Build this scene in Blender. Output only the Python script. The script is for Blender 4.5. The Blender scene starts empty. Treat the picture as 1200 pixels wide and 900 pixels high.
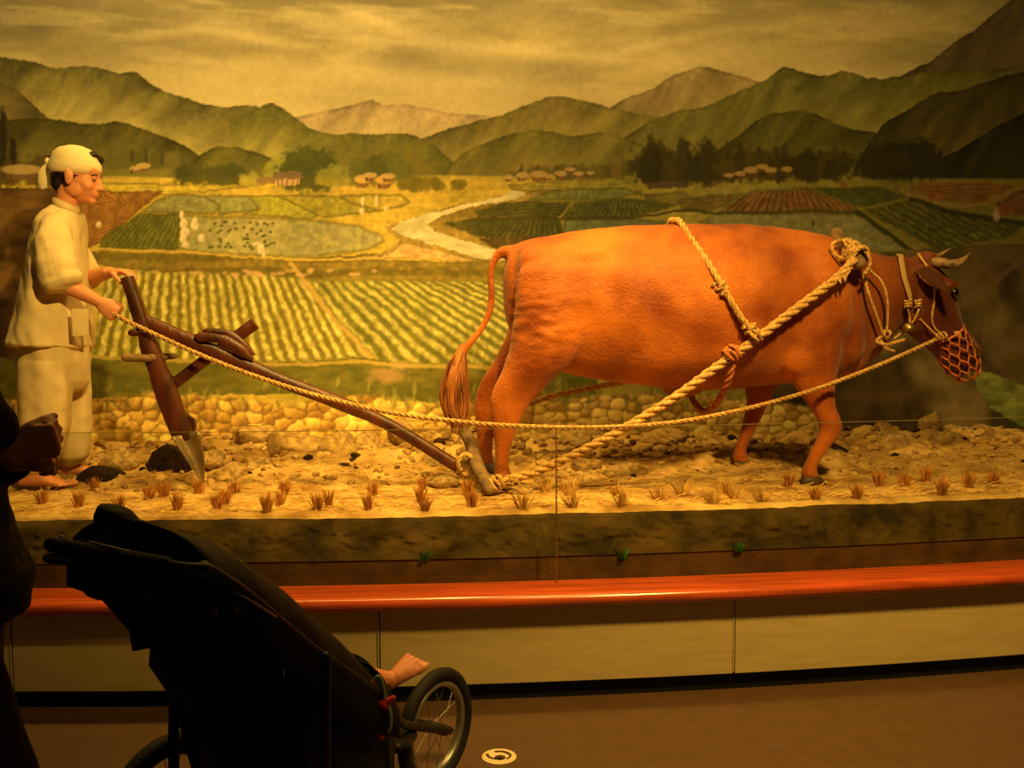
import bpy, bmesh, math, random
import numpy as np
from math import sin, cos, pi, radians, tan, atan2, sqrt
from mathutils import Vector, Matrix, noise

SC = bpy.context.scene
COL = SC.collection
# ---------------------------------------------------------------- camera
F = 1167.0
CAMZ = 1.5
YAW, PITCH, ROLL = radians(-4.6), radians(-4.4), radians(-0.3)
camd = bpy.data.cameras.new('camera')
camd.sensor_width = 36.0
camd.lens = 36.0 * F / 1200.0
camd.clip_start = 0.05
cam = bpy.data.objects.new('camera', camd)
COL.objects.link(cam)
CR = Matrix.Rotation(YAW, 3, 'Z') @ Matrix.Rotation(pi / 2 + PITCH, 3, 'X') @ Matrix.Rotation(ROLL, 3, 'Z')
cam.matrix_world = Matrix.Translation((0, 0, CAMZ)) @ CR.to_4x4()
SC.camera = cam

# ---------------------------------------------------------------- world, lamps, exposure
w = bpy.data.worlds.new('museum_dark'); SC.world = w; w.use_nodes = True
w.node_tree.nodes['Background'].inputs[0].default_value = (1.0, 0.62, 0.22, 1)
w.node_tree.nodes['Background'].inputs[1].default_value = 0.024
WARM = (1.0, 0.60, 0.125)
def spot(loc, aim, power, angle, blend, size=0.04, col=WARM):
    d = bpy.data.lights.new('spot_lamp', 'SPOT'); d.energy = power; d.color = col
    d.spot_size = radians(angle); d.spot_blend = blend; d.shadow_soft_size = size
    o = bpy.data.objects.new('spot_lamp', d); COL.objects.link(o)
    o.location = loc
    o.rotation_euler = (Vector(aim) - Vector(loc)).to_track_quat('-Z', 'Y').to_euler()
    return o





def area(loc, aim, power, sx, sy, col=WARM):
    d = bpy.data.lights.new('added_wash_lamp', 'AREA'); d.energy = power; d.color = col
    d.shape = 'RECTANGLE'; d.size = sx; d.size_y = sy
    o = bpy.data.objects.new('added_wash_lamp', d); COL.objects.link(o)
    o.location = loc
    o.rotation_euler = (Vector(aim) - Vector(loc)).to_track_quat('-Z', 'Y').to_euler()
spot((-0.35, 2.65, 2.85), (-1.25, 5.0, 1.20), 320, 74, 0.9)      # lamp on the farmer
spot((0.75, 2.6, 3.35), (0.28, 4.7, 1.12), 390, 56, 1.0)        # lamp on the ox
spot((0.1, 4.2, 4.1), (-0.1, 4.6, 0.7), 240, 80, 1.0)           # inside the case, above the ox
area((-0.3, 4.35, 4.35), (-0.1, 5.6, 2.5), 122, 3.6, 0.15)       # added unseen strip lamp that washes the painting
spot((1.5, 2.1, 3.3), (1.6, 3.9, 0.2), 600, 92, 1.0, 0.15)       # aisle lamp
SC.view_settings.view_transform = 'Standard'
SC.view_settings.look = 'None'
SC.view_settings.gamma = 1.0
SC.view_settings.use_curve_mapping = False
SC.view_settings.exposure = 0.0

# ---------------------------------------------------------------- helpers
def at(px, py, Y):
    d = CR @ Vector(((px - 600) / F, -(py - 450) / F, -1))
    t = Y / d.y
    return Vector((d.x * t, Y, CAMZ + d.z * t))
def atz(px, py, z):
    d = CR @ Vector(((px - 600) / F, -(py - 450) / F, -1))
    t = (z - CAMZ) / d.z
    return Vector((d.x * t, d.y * t, z))
BOW = 0.026
def bow(Y, x): return Y + BOW * (x - 0.3) ** 2

def lin(c):
    c = c / 255.0
    return c / 12.92 if c <= 0.04045 else ((c + 0.055) / 1.055) ** 2.4
def rgb(r, g, b): return (lin(r), lin(g), lin(b), 1.0)

class M:
    def __init__(s): s.v = []; s.f = []
    def ring_loft(s, rings, cap=True):
        n = len(rings[0]); b = len(s.v)
        for r in rings: s.v.extend(Vector(p) for p in r)
        for i in range(len(rings) - 1):
            for j in range(n):
                k = (j + 1) % n
                s.f.append((b + i * n + j, b + i * n + k, b + (i + 1) * n + k, b + (i + 1) * n + j))
        if cap:
            s.f.append(tuple(b + j for j in range(n))[::-1])
            e = b + (len(rings) - 1) * n
            s.f.append(tuple(e + j for j in range(n)))
        return s
    def loft(s, secs, n=24, dome=0.5, fold=None):
        """secs: (centre, U half vector, V half vector[, power])"""
        rings = []
        def ring(c, U, V, p, t):
            out = []
            for j in range(n):
                a = 2 * pi * j / n
                ca, sa = cos(a), sin(a)
                x = math.copysign(abs(ca) ** (2 / p), ca); y = math.copysign(abs(sa) ** (2 / p), sa)
                k = 1.0
                if fold: k = 1 + fold(t, a)
                out.append(Vector(c) + Vector(U) * x * k + Vector(V) * y * k)
            return out
        S = [(Vector(q[0]), Vector(q[1]), Vector(q[2]), (q[3] if len(q) > 3 else 2.0)) for q in secs]
        m = len(S)
        def endcap(i, j):
            c, U, V, p = S[i]; d = c - S[j][0]
            r = min(U.length, V.length) * dome
            d = d.normalized() * r if d.length > 1e-9 else Vector((0, 0, 0))
            return [(c + d * sin(t), U * cos(t), V * cos(t), p) for t in (0.5, 1.0, 1.38)]
        pre = endcap(0, 1)[::-1] if dome else []
        post = endcap(-1, -2) if dome else []
        allS = pre + S + post
        for i, (c, U, V, p) in enumerate(allS):
            t = (i - len(pre)) / max(1, m - 1)
            rings.append(ring(c, U, V, p, t))
        return s.ring_loft(rings)
    def chain(s, pts, rad, n=10, flat=1.0, up=None):
        pts = [Vector(p) for p in pts]
        if not hasattr(rad, '__len__'): rad = [rad] * len(pts)
        secs = []
        ref = None
        for i, p in enumerate(pts):
            if i == 0: d = pts[1] - pts[0]
            elif i == len(pts) - 1: d = pts[-1] - pts[-2]
            else: d = (pts[i + 1] - p).normalized() + (p - pts[i - 1]).normalized()
            d = d.normalized() if d.length > 1e-9 else Vector((0, 0, 1))
            if ref is None:
                ref = Vector(up) if up else (Vector((0, 0, 1)) if abs(d.z) < 0.9 else Vector((0, 1, 0)))
            U = (ref - d * ref.dot(d))
            if U.length < 1e-4: U = d.orthogonal()
            U.normalize(); V = d.cross(U); ref = U
            secs.append((p, U * rad[i] * flat, V * rad[i]))
        return s.loft(secs, n=n, dome=1.0)
    def ball(s, c, r, n=14, m=8, rot=None):
        if not hasattr(r, '__len__'): r = (r, r, r)
        c = Vector(c); rings = []
        for i in range(1, m):
            t = pi * i / m
            ring = []
            for j in range(n):
                a = 2 * pi * j / n
                q = Vector((r[0] * sin(t) * cos(a), r[1] * sin(t) * sin(a), -r[2] * cos(t)))
                if rot: q = rot @ q
                ring.append(c + q)
            rings.append(ring)
        b = len(s.v)
        s.ring_loft(rings, cap=False)
        q0 = Vector((0, 0, -r[2])); q1 = Vector((0, 0, r[2]))
        if rot: q0 = rot @ q0; q1 = rot @ q1
        s.v.append(c + q0); s.v.append(c + q1)
        lo, hi = len(s.v) - 2, len(s.v) - 1
        e = b + (m - 2) * n
        for j in range(n):
            k = (j + 1) % n
            s.f.append((lo, b + k, b + j)); s.f.append((hi, e + j, e + k))
        return s
    def box(s, c, h, rot=None):
        b = len(s.v); c = Vector(c)
        for z in (-1, 1):
            for y in (-1, 1):
                for x in (-1, 1):
                    q = Vector((x * h[0], y * h[1], z * h[2]))
                    if rot: q = rot @ q
                    s.v.append(c + q)
        for f in ((0, 2, 3, 1), (4, 5, 7, 6), (0, 1, 5, 4), (2, 6, 7, 3), (0, 4, 6, 2), (1, 3, 7, 5)):
            s.f.append(tuple(b + i for i in f))
        return s
    def prism(s, pts, off):
        """flat outline extruded by vector off"""
        n = len(pts); b = len(s.v); off = Vector(off)
        s.v.extend(Vector(p) for p in pts); s.v.extend(Vector(p) + off for p in pts)
        s.f.append(tuple(b + j for j in range(n))[::-1]); s.f.append(tuple(b + n + j for j in range(n)))
        for j in range(n):
            k = (j + 1) % n
            s.f.append((b + j, b + k, b + n + k, b + n + j))
        return s
    def mesh(s, name):
        me = bpy.data.meshes.new(name)
        me.from_pydata([tuple(p) for p in s.v], [], s.f)
        me.validate(); me.update()
        bm = bmesh.new(); bm.from_mesh(me)
        bmesh.ops.recalc_face_normals(bm, faces=bm.faces)
        bm.to_mesh(me); bm.free()
        return me
    def build(s, name, mat, parent=None, smooth=True, bevel=0, auto=None, origin=None):
        me = s.mesh(name)
        o = bpy.data.objects.new(name, me); COL.objects.link(o)
        if origin is not None and parent is None:
            o.location = Vector(origin); me.transform(Matrix.Translation(-Vector(origin)))
        if mat: me.materials.append(mat)
        if smooth: me.polygons.foreach_set('use_smooth', [True] * len(me.polygons))
        if bevel:
            mo = o.modifiers.new('bevel', 'BEVEL'); mo.width = bevel; mo.segments = 2; mo.limit_method = 'ANGLE'
            bake(o)
            if smooth: pass
        if auto: me = o.data; set_auto(me, auto)
        if parent is not None:
            o.parent = parent
            me = o.data; me.transform(Matrix.Translation(-parent.location))
        return o
def bake(o):
    bpy.context.view_layer.update()
    dg = bpy.context.evaluated_depsgraph_get()
    me = bpy.data.meshes.new_from_object(o.evaluated_get(dg), depsgraph=dg)
    old = o.data; o.modifiers.clear(); o.data = me; me.name = o.name
    bpy.data.meshes.remove(old)
def set_auto(me, ang):
    bm = bmesh.new(); bm.from_mesh(me)
    for e in bm.edges:
        if len(e.link_faces) == 2 and e.calc_face_angle(0) > ang: e.smooth = False
    for f in bm.faces: f.smooth = True
    bm.to_mesh(me); bm.free()
def remesh(m, name, mat, vox, smooth=4, parent=None, fac=0.5):
    me = m.mesh(name)
    o = bpy.data.objects.new(name, me); COL.objects.link(o)
    r = o.modifiers.new('r', 'REMESH'); r.mode = 'VOXEL'; r.voxel_size = vox; r.use_smooth_shade = True
    if smooth:
        k = o.modifiers.new('s', 'SMOOTH'); k.factor = fac; k.iterations = smooth
    bake(o)
    me = o.data
    me.materials.clear(); me.materials.append(mat)
    me.polygons.foreach_set('use_smooth', [True] * len(me.polygons))
    if parent is not None:
        o.parent = parent; me.transform(Matrix.Translation(-parent.location))
    return o
def displace(o, fn):
    me = o.data; me.update()
    off = o.parent.location if o.parent else o.location
    co = [v.co.copy() for v in me.vertices]; no = [v.normal.copy() for v in me.vertices]
    for v, c, n_ in zip(me.vertices, co, no): v.co = c + n_ * fn(c + off)
    me.update()
def tag(o, label=None, cat=None, group=None, kind=None):
    if label: o['label'] = label
    if cat: o['category'] = cat
    if group: o['group'] = group
    if kind: o['kind'] = kind
    return o
def thing(name, loc, label, cat, group=None):
    o = bpy.data.objects.new(name, None); COL.objects.link(o); o.location = Vector(loc)
    o.empty_display_size = 0.05
    bpy.context.view_layer.update()
    return tag(o, label, cat, group)
def catmull(P, k=8):
    P = [Vector(p) for p in P]; out = []
    Q = [P[0] * 2 - P[1]] + P + [P[-1] * 2 - P[-2]]
    for i in range(1, len(Q) - 2):
        a, b, c, d = Q[i - 1:i + 3]
        for j in range(k):
            t = j / k
            out.append(0.5 * ((2 * b) + (c - a) * t + (2 * a - 5 * b + 4 * c - d) * t * t + (3 * b - a - 3 * c + d) * t ** 3))
    out.append(P[-1]); return out
def resample(P, step):
    L = [0]
    for a, b in zip(P, P[1:]): L.append(L[-1] + (b - a).length)
    n = max(2, int(L[-1] / step)); out = []; j = 0
    for i in range(n + 1):
        t = L[-1] * i / n
        while j < len(P) - 2 and L[j + 1] < t: j += 1
        s_ = (t - L[j]) / max(1e-9, L[j + 1] - L[j])
        out.append(P[j].lerp(P[j + 1], min(1, max(0, s_))))
    return out, L[-1] / n
def rope_mesh(m, P, r, strands=3, pitch=None, seg=8, n=6, smoothk=8):
    """laid rope: helical strands around the path"""
    P = catmull(P, smoothk) if smoothk else [Vector(p) for p in P]
    pitch = pitch or r * 7
    pts, st = resample(P, pitch / seg)
    N = len(pts)
    ref = None; frames = []
    for i in range(N):
        d = (pts[min(i + 1, N - 1)] - pts[max(i - 1, 0)]).normalized()
        if ref is None: ref = d.orthogonal()
        U = (ref - d * ref.dot(d)).normalized(); V = d.cross(U); ref = U
        frames.append((U, V))
    for k in range(strands):
        rings = []
        for i in range(N):
            U, V = frames[i]
            a = 2 * pi * (i * st / pitch + k / strands)
            o = (U * cos(a) + V * sin(a)) * r * 0.5
            dd = (pts[min(i + 1, N - 1)] - pts[max(i - 1, 0)]).normalized()
            tang = (-U * sin(a) + V * cos(a)) * (2 * pi * r * 0.5 / pitch) + dd
            tang.normalize()
            A = (U * cos(a) + V * sin(a)); A = (A - tang * A.dot(tang)).normalized(); B = tang.cross(A)
            rings.append([pts[i] + o + (A * cos(q) + B * sin(q)) * r * 0.56 for q in [2 * pi * j / n for j in range(n)]])
        m.ring_loft(rings)
    return m
def tube(m, P, r, n=8, k=6):
    P = catmull(P, k) if k else [Vector(p) for p in P]
    if hasattr(r, '__len__'):
        rr = []
        for i in range(len(P)):
            t = i / (len(P) - 1) * (len(r) - 1); j = min(int(t), len(r) - 2)
            rr.append(r[j] + (r[j + 1] - r[j]) * (t - j))
        r = rr
    return m.chain(P, r, n=n)

# ---------------------------------------------------------------- materials
def mat(name, base, rough=0.7, spec=0.3, metal=0.0, noise_scale=None, amount=0.25, bump=0.0, bump_scale=None, detail=5,
        stretch=None, second=None, coat=0.0, sheen=0.0):
    m = bpy.data.materials.new(name); m.use_nodes = True
    nt = m.node_tree; N = nt.nodes; Lk = nt.links; b = N['Principled BSDF']
    b.inputs['Base Color'].default_value = base
    b.inputs['Roughness'].default_value = rough
    b.inputs['Specular IOR Level'].default_value = spec
    b.inputs['Metallic'].default_value = metal
    b.inputs['Coat Weight'].default_value = coat
    b.inputs['Coat Roughness'].default_value = 0.2
    b.inputs['Sheen Weight'].default_value = sheen
    tc = N.new('ShaderNodeTexCoord'); mp = N.new('ShaderNodeMapping')
    Lk.new(tc.outputs['Object'], mp.inputs[0])
    if stretch: mp.inputs['Scale'].default_value = stretch
    if noise_scale:
        nz = N.new('ShaderNodeTexNoise'); nz.inputs['Scale'].default_value = noise_scale; nz.inputs['Detail'].default_value = detail
        Lk.new(mp.outputs[0], nz.inputs['Vector'])
        cr = N.new('ShaderNodeValToRGB')
        c2 = second or tuple([c * (1 - amount) for c in base[:3]] + [1])
        c1 = base if second else tuple([min(1, c * (1 + amount)) for c in base[:3]] + [1])
        cr.color_ramp.elements[0].position = 0.35; cr.color_ramp.elements[1].position = 0.65
        cr.color_ramp.elements[0].color = c2; cr.color_ramp.elements[1].color = c1
        Lk.new(nz.outputs['Fac'], cr.inputs[0]); Lk.new(cr.outputs[0], b.inputs['Base Color'])
    if bump:
        nb = N.new('ShaderNodeTexNoise'); nb.inputs['Scale'].default_value = bump_scale or 40; nb.inputs['Detail'].default_value = 6
        Lk.new(mp.outputs[0], nb.inputs['Vector'])
        bp = N.new('ShaderNodeBump'); bp.inputs['Strength'].default_value = bump; bp.inputs['Distance'].default_value = 0.01
        Lk.new(nb.outputs['Fac'], bp.inputs['Height']); Lk.new(bp.outputs[0], b.inputs['Normal'])
    return m
MT = {}
MT['cream'] = mat('cream_panel', rgb(190, 170, 118), 0.6, noise_scale=6, amount=0.07, bump=0.15, bump_scale=300, stretch=(1, 1, 8))
MT['rail'] = mat('varnished_rail', rgb(176, 74, 34), 0.22, 0.5, noise_scale=5, amount=0.25, stretch=(0.6, 10, 10), coat=0.5)
MT['black'] = mat('black_base', rgb(14, 12, 10), 0.7)
MT['floor'] = mat('floor_brown', rgb(86, 62, 40), 0.5, 0.35, noise_scale=14, amount=0.08, bump=0.05, bump_scale=200)
MT['soil'] = mat('dry_soil', rgb(214, 178, 112), 0.95, 0.1, noise_scale=6, second=rgb(148, 112, 60), bump=1.0, bump_scale=45, detail=8)
MT['rock'] = mat('pale_rock', rgb(204, 170, 108), 0.9, 0.15, noise_scale=4, second=rgb(140, 108, 62), bump=0.8, bump_scale=30, detail=8)
MT['clod'] = mat('dark_clod', rgb(70, 50, 32), 0.95, 0.1, noise_scale=9, second=rgb(30, 22, 16), bump=0.9, bump_scale=40)
MT['moss'] = mat('mossy_bank', rgb(78, 60, 28), 0.95, 0.1, noise_scale=7, second=rgb(40, 32, 14), bump=0.6, bump_scale=34, detail=8)
MT['ledge'] = mat('brown_ledge', rgb(96, 66, 36), 0.7, 0.2, noise_scale=8, amount=0.35, bump=0.2, bump_scale=60)
MT['straw'] = mat('straw', rgb(226, 186, 104), 0.8, 0.2, noise_scale=30, second=rgb(170, 124, 58))
MT['straw2'] = mat('rusty_straw', rgb(214, 156, 74), 0.8, 0.2, noise_scale=30, second=rgb(156, 96, 38))
MT['weed'] = mat('green_weed', rgb(50, 92, 26), 0.8)
# ================================================================ mural painter
rs = np.random.RandomState(7)
LAT = rs.rand(256, 256).astype(np.float32)
def vnoise(x, y):
    xi = np.floor(x).astype(np.int64); yi = np.floor(y).astype(np.int64)
    fx = x - xi; fy = y - yi
    fx = fx * fx * (3 - 2 * fx); fy = fy * fy * (3 - 2 * fy)
    a = LAT[yi & 255, xi & 255]; b = LAT[yi & 255, (xi + 1) & 255]
    c = LAT[(yi + 1) & 255, xi & 255]; d = LAT[(yi + 1) & 255, (xi + 1) & 255]
    return (a * (1 - fx) + b * fx) * (1 - fy) + (c * (1 - fx) + d * fx) * fy
def fbm(x, y, s, oct=4, ox=0.0):
    v = 0; a = 0.5; t = 0
    for o in range(oct):
        v = v + a * vnoise(x / s + 17.3 * o + ox, y / s + 9.1 * o + ox); t += a; a *= 0.5; s = s / 2.03
    return v / t * 2 - 1        # about -1..1
def sstep(a, b, x):
    t = np.clip((x - a) / (b - a), 0, 1); return t * t * (3 - 2 * t)

def paint(px, py):
    """colour of the painted backdrop; px,py = painting coordinates"""
    n = px.shape
    C = np.zeros(n + (3,), np.float32)
    # brush jitter
    jx = px + 2.2 * fbm(px, py, 7, 3) + 2.5 * fbm(px, py, 45, 2, 3); jy = py + 1.8 * fbm(px, py, 7, 3, 40) + 2.0 * fbm(px, py, 45, 2, 13)
    def put(mask, col):
        nonlocal C
        if not isinstance(col, np.ndarray): col = np.array(col, np.float32)
        C += (col - C) * mask[..., None]
    def mixc(a, b, t):
        a = np.array(a, np.float32); b = np.array(b, np.float32)
        return a + (b - a) * np.clip(t, 0, 1)[..., None]
    def inpoly(P, X=None, Yy=None):
        X = jx if X is None else X; Yy = jy if Yy is None else Yy
        x0 = min(p[0] for p in P) - 3; x1 = max(p[0] for p in P) + 3
        y0 = min(p[1] for p in P) - 3; y1 = max(p[1] for p in P) + 3
        sel = (px > x0) & (px < x1) & (py > y0) & (py < y1)
        out = np.zeros(n, np.float32)
        if not sel.any(): return out
        xs = X[sel]; ys = Yy[sel]; ins = np.zeros(xs.shape, bool)
        for i in range(len(P)):
            (xa, ya), (xb, yb) = P[i], P[(i + 1) % len(P)]
            if ya == yb: continue
            c = ((ya > ys) != (yb > ys)) & (xs < (xb - xa) * (ys - ya) / (yb - ya) + xa)
            ins ^= c
        out[sel] = ins
        return out
    def line(P, wd, col, a=1.0):
        x0 = min(p[0] for p in P) - 8 - wd; x1 = max(p[0] for p in P) + 8 + wd
        y0 = min(p[1] for p in P) - 8 - wd; y1 = max(p[1] for p in P) + 8 + wd
        sel = (px > x0) & (px < x1) & (py > y0) & (py < y1)
        if not sel.any(): return
        xs = jx[sel]; ys = jy[sel]; dmin = np.full(xs.shape, 1e9, np.float32)
        for (xa, ya), (xb, yb) in zip(P, P[1:]):
            dx, dy = xb - xa, yb - ya
            t = np.clip(((xs - xa) * dx + (ys - ya) * dy) / (dx * dx + dy * dy + 1e-6), 0, 1)
            dmin = np.minimum(dmin, np.hypot(xs - xa - t * dx, ys - ya - t * dy))
        m_ = np.zeros(n, np.float32); m_[sel] = a * (1 - sstep(wd * 0.5 - 0.4, wd * 0.5 + 0.9, dmin))
        put(m_, col)
    def blob(cx, cy, rx, ry, col, a=1.0, soft=0.25, rot=0.0, rag=0.0):
        R = max(rx, ry) * 1.6 + 2
        sel = (abs(px - cx) < R) & (abs(py - cy) < R)
        if not sel.any(): return
        x = px[sel] - cx; y = py[sel] - cy
        if rot: x, y = x * cos(rot) + y * sin(rot), -x * sin(rot) + y * cos(rot)
        d = np.hypot(x / rx, y / ry)
        if rag: d = d + rag * fbm(px[sel], py[sel], 5, 2, cx)
        m_ = np.zeros(n, np.float32); m_[sel] = a * (1 - sstep(1 - soft, 1 + soft, d))
        put(m_, col)
    big = fbm(px, py, 160, 4, 3); mid = fbm(px, py, 34, 4, 11); fine = fbm(px, py, 5, 3, 23)
    # ---- sky
    vy = np.clip(py / 150, -0.6, 1)
    C[:] = mixc((140, 118, 62), (226, 190, 104), np.clip(vy, 0, 1) ** 0.9)
    side = np.clip((px - 520) / 680, 0, 1)
    put(side * 0.6, (124, 104, 48))  # right sky darker: partly the painting, partly lamp falloff put into the colour
    cl = fbm(px * 0.33, py * 1.15 + px * 0.05, 42, 5, 5)
    up = 1 - vy.clip(0, 1)
    put(np.clip(cl * 1.2 + 0.10, 0, 0.8) * (1 - 0.5 * side), (212, 178, 98))
    put(np.clip(-cl * 1.2 - 0.02, 0, 0.75) * up ** .7, (118, 104, 64))
    put(np.exp(-((px - 90) / 200) ** 2 - ((py - 10 - (px - 90) * .12) / 30) ** 2) * .7, (120, 104, 60))
    put(np.exp(-((px - 560) / 160) ** 2 - ((py - 6 - (px - 560) * .03) / 18) ** 2) * .6, (112, 98, 58))
    for qx, qy, sx, sy, sl, am in ((300, 45, 70, 7, .15, .6), (500, 45, 120, 13, .12, .55), (430, 20, 40, 8, .35, .6), (170, 42, 60, 5, -.05, .4), (640, 62, 90, 8, .1, .5), (480, 92, 160, 16, .05, .7), (760, 55, 80, 7, -.25, .35), (900, 30, 90, 8, -.1, .25)):
        e = np.exp(-((px - qx) / sx) ** 2 - ((py - qy - sl * (px - qx) + 5 * cl) / sy) ** 2); put(e * am, (226, 190, 108))
    cl2 = fbm(px * 0.25, py * 1.6 - px * 0.12, 26, 4, 77)
    put(np.clip(cl2 * 1.2 - 0.15, 0, 0.4) * (1 - 0.6 * side), (224, 190, 108))
    def ridge(P, top, bot, fade, rough=2.5, mist=None, seed=0.0, relief=0.8):
        xs = np.array([p[0] for p in P], np.float32); ys = np.array([p[1] for p in P], np.float32)
        yr = np.interp(px, xs, ys, left=1e4 if xs[0] > -50 else ys[0], right=1e4 if xs[-1] < 1250 else ys[-1])
        yr = yr + rough * fbm(px, px * 0, 22, 5, seed) + 0.9 * fbm(px, px * 0, 3, 2, seed)
        m_ = sstep(-0.7, 0.9, py - yr)
        t = np.clip((py - yr) / fade, 0, 1)
        slope = fbm(px * 1.2 + (py - yr) * 0.9, (py - yr) * 0.55, 24, 5, seed + 5)
        veg = fbm(px, py, 4.5, 2, seed + 9)
        c = mixc(top, bot, t ** 1.3 + 0.35 * slope * t + 0.12 * mid)
        c = c * (1 + 0.42 * relief * slope * (1 - 0.75 * t) + 0.12 * veg * (1 - t) - 0.12 * sstep(6, 0, py - yr))[..., None]
        put(m_, c)
    ridge([(340, 138), (380, 130), (410, 124), (437, 116), (450, 123), (480, 122), (520, 131), (560, 135), (600, 140), (640, 150)], (182, 146, 84), (206, 170, 92), 40, 1.5, seed=1)
    ridge([(690, 140), (712, 128), (740, 112), (765, 104), (790, 88), (803, 84), (818, 79), (832, 80), (850, 84), (880, 92), (910, 102), (960, 120)], (132, 106, 54), (150, 124, 58), 50, 2, seed=2)
    ridge([(1030, 100), (1060, 86), (1090, 72), (1115, 52), (1140, 36), (1160, 20), (1180, 4), (1210, -18), (1320, -60)], (84, 66, 32), (96, 78, 36), 60, 2, seed=3)
    C_ = 0
    ridge([(-200, 60), (-30, 60), (0, 66), (30, 70), (60, 80), (95, 77), (115, 80), (140, 87), (160, 84), (175, 96), (195, 109), (235, 121), (262, 125), (285, 122), (300, 124), (330, 135), (360, 150), (420, 170), (480, 200)], (106, 92, 36), (186, 158, 70), 66, 2.5, seed=4)
    ridge([(490, 165), (520, 152), (550, 143), (590, 133), (618, 124), (640, 113), (660, 113), (690, 118), (720, 128), (770, 137), (820, 148), (880, 170)], (120, 102, 40), (160, 134, 56), 55, 2.5, seed=5)
    ridge([(720, 170), (765, 140), (800, 128), (830, 125), (850, 115), (880, 102), (900, 90), (917, 79), (935, 82), (960, 88), (985, 84), (1010, 88), (1030, 93), (1070, 88), (1110, 84), (1150, 82), (1320, 70)], (96, 86, 32), (132, 116, 42), 70, 3, seed=6)
    ridge([(270, 140), (298, 131), (308, 123), (318, 121), (330, 126), (345, 136), (362, 150), (378, 155), (410, 162), (440, 178), (460, 200)], (104, 94, 32), (170, 146, 58), 62, 2, seed=7)
    ridge([(350, 175), (380, 160), (410, 156), (430, 158), (455, 157), (475, 157), (495, 163), (510, 170), (525, 184), (545, 200), (565, 213), (572, 220)], (112, 100, 34), (128, 108, 38), 50, 2, seed=8)
    ridge([(520, 205), (540, 180), (570, 167), (600, 157), (625, 152), (650, 154), (672, 159), (700, 155), (720, 158), (750, 168), (775, 182), (800, 205)], (112, 98, 34), (134, 114, 42), 45, 2, seed=9)
    ridge([(820, 200), (840, 178), (865, 160), (885, 142), (905, 134), (935, 130), (955, 133), (975, 142), (1000, 152), (1025, 155), (1060, 190)], (76, 68, 24), (112, 98, 34), 60, 2.5, seed=10)
    ridge([(1000, 200), (1020, 165), (1035, 145), (1060, 132), (1080, 118), (1100, 108), (1130, 105), (1150, 98), (1180, 88), (1210, 82), (1320, 70)], (64, 54, 20), (104, 84, 32), 90, 2.5, seed=12)
    ridge([(1070, 212), (1090, 195), (1110, 182), (1140, 165), (1160, 153), (1180, 142), (1200, 132), (1320, 90)], (42, 40, 16), (56, 50, 18), 60, 2.5, seed=13)
    ridge([(-200, 80), (-10, 94), (0, 97), (20, 104), (32, 116), (45, 128), (56, 138), (70, 145)], (104, 84, 36), (150, 124, 54), 44, 1.5, seed=14)
    ridge([(-200, 136), (0, 142), (30, 138), (60, 139), (85, 144), (115, 146), (135, 142), (150, 145), (170, 152), (195, 160), (215, 170), (235, 184), (250, 200)], (84, 72, 24), (128, 110, 38), 48, 2, seed=15)
    ridge([(215, 195), (240, 178), (255, 171), (275, 171), (300, 178), (318, 185), (335, 200)], (98, 86, 28), (120, 104, 34), 30, 1.5, seed=16)
    # ---- plain
    hy = 207 + 3 * fbm(px, px * 0, 120, 3, 2)
    m_ = sstep(-1.5, 1.5, py - hy)
    lx = np.clip((px - 560) / 500, 0, 1)
    base = mixc((182, 152, 52), (110, 96, 34), lx)
    base = base * (1 + 0.10 * mid + 0.10 * fine)[..., None]
    put(m_, base)
    strk = fbm(px * 0.12, py, 5, 3, 31)
    put(m_ * np.clip(strk, 0, 1) * 0.6, (120, 112, 34)); put(m_ * np.clip(-strk - .1, 0, 1) * 0.6 * (1 - lx), (206, 170, 70))
    # ---- fields
    def field(P, c1, c2, vp=None, sp=5.0, ydir=None, edge=(84, 74, 24), ew=2.0, amt=0.8, refy=None):
        m_ = inpoly(P)
        if vp is not None:
            ry = refy if refy is not None else sum(p[1] for p in P) / len(P)
            s_ = vp[0] + (jx - vp[0]) * (ry - vp[1]) / np.where(abs(jy - vp[1]) < 1, 1, jy - vp[1])
            st = 0.5 + 0.5 * np.sin(2 * pi * s_ / sp + 1.2 * mid)
        elif ydir is not None:
            st = 0.5 + 0.5 * np.sin(2 * pi * (jy + ydir * jx) / sp + mid)
        else:
            st = 0.5 + 0.5 * mid
        st = sstep(0.1, 0.9, st) * amt * (0.85 + 0.3 * fine)
        c = mixc(c1, c2, st) * (1 + 0.13 * fine + 0.10 * mid)[..., None]
        put(m_, c)
        if ew: line(P + [P[0]], ew * 1.2, edge, 0.5)
    G1, G2 = (92, 98, 30), (124, 120, 42)
    field([(118, 214), (215, 216), (325, 214), (220, 226), (120, 228)], (170, 148, 46), (196, 166, 60), ydir=0.02, sp=4, ew=1.2)
    field([(100, 223), (190, 224), (115, 285), (70, 300), (20, 290), (20, 230)], (118, 78, 28), (162, 112, 44), vp=(420, 150), sp=9, refy=260, edge=(90, 66, 22))
    field([(190, 231), (205, 228), (240, 229), (255, 236), (258, 244), (250, 250), (168, 247)], (126, 122, 62), (148, 138, 74), vp=(330, 150), sp=6)
    field([(240, 229), (290, 230), (305, 238), (298, 247), (258, 251), (256, 240)], (128, 124, 62), (146, 138, 72))
    field([(290, 230), (325, 230), (375, 250), (362, 257), (285, 252), (303, 245)], (128, 126, 36), (176, 160, 56), vp=(210, 180), sp=6)
    field([(325, 230), (395, 229), (440, 237), (445, 246), (380, 254)], (134, 124, 36), (162, 142, 50), vp=(210, 190), sp=9)
    field([(400, 228), (470, 228), (480, 238), (448, 246), (410, 236)], (150, 132, 38), (184, 152, 54))
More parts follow.
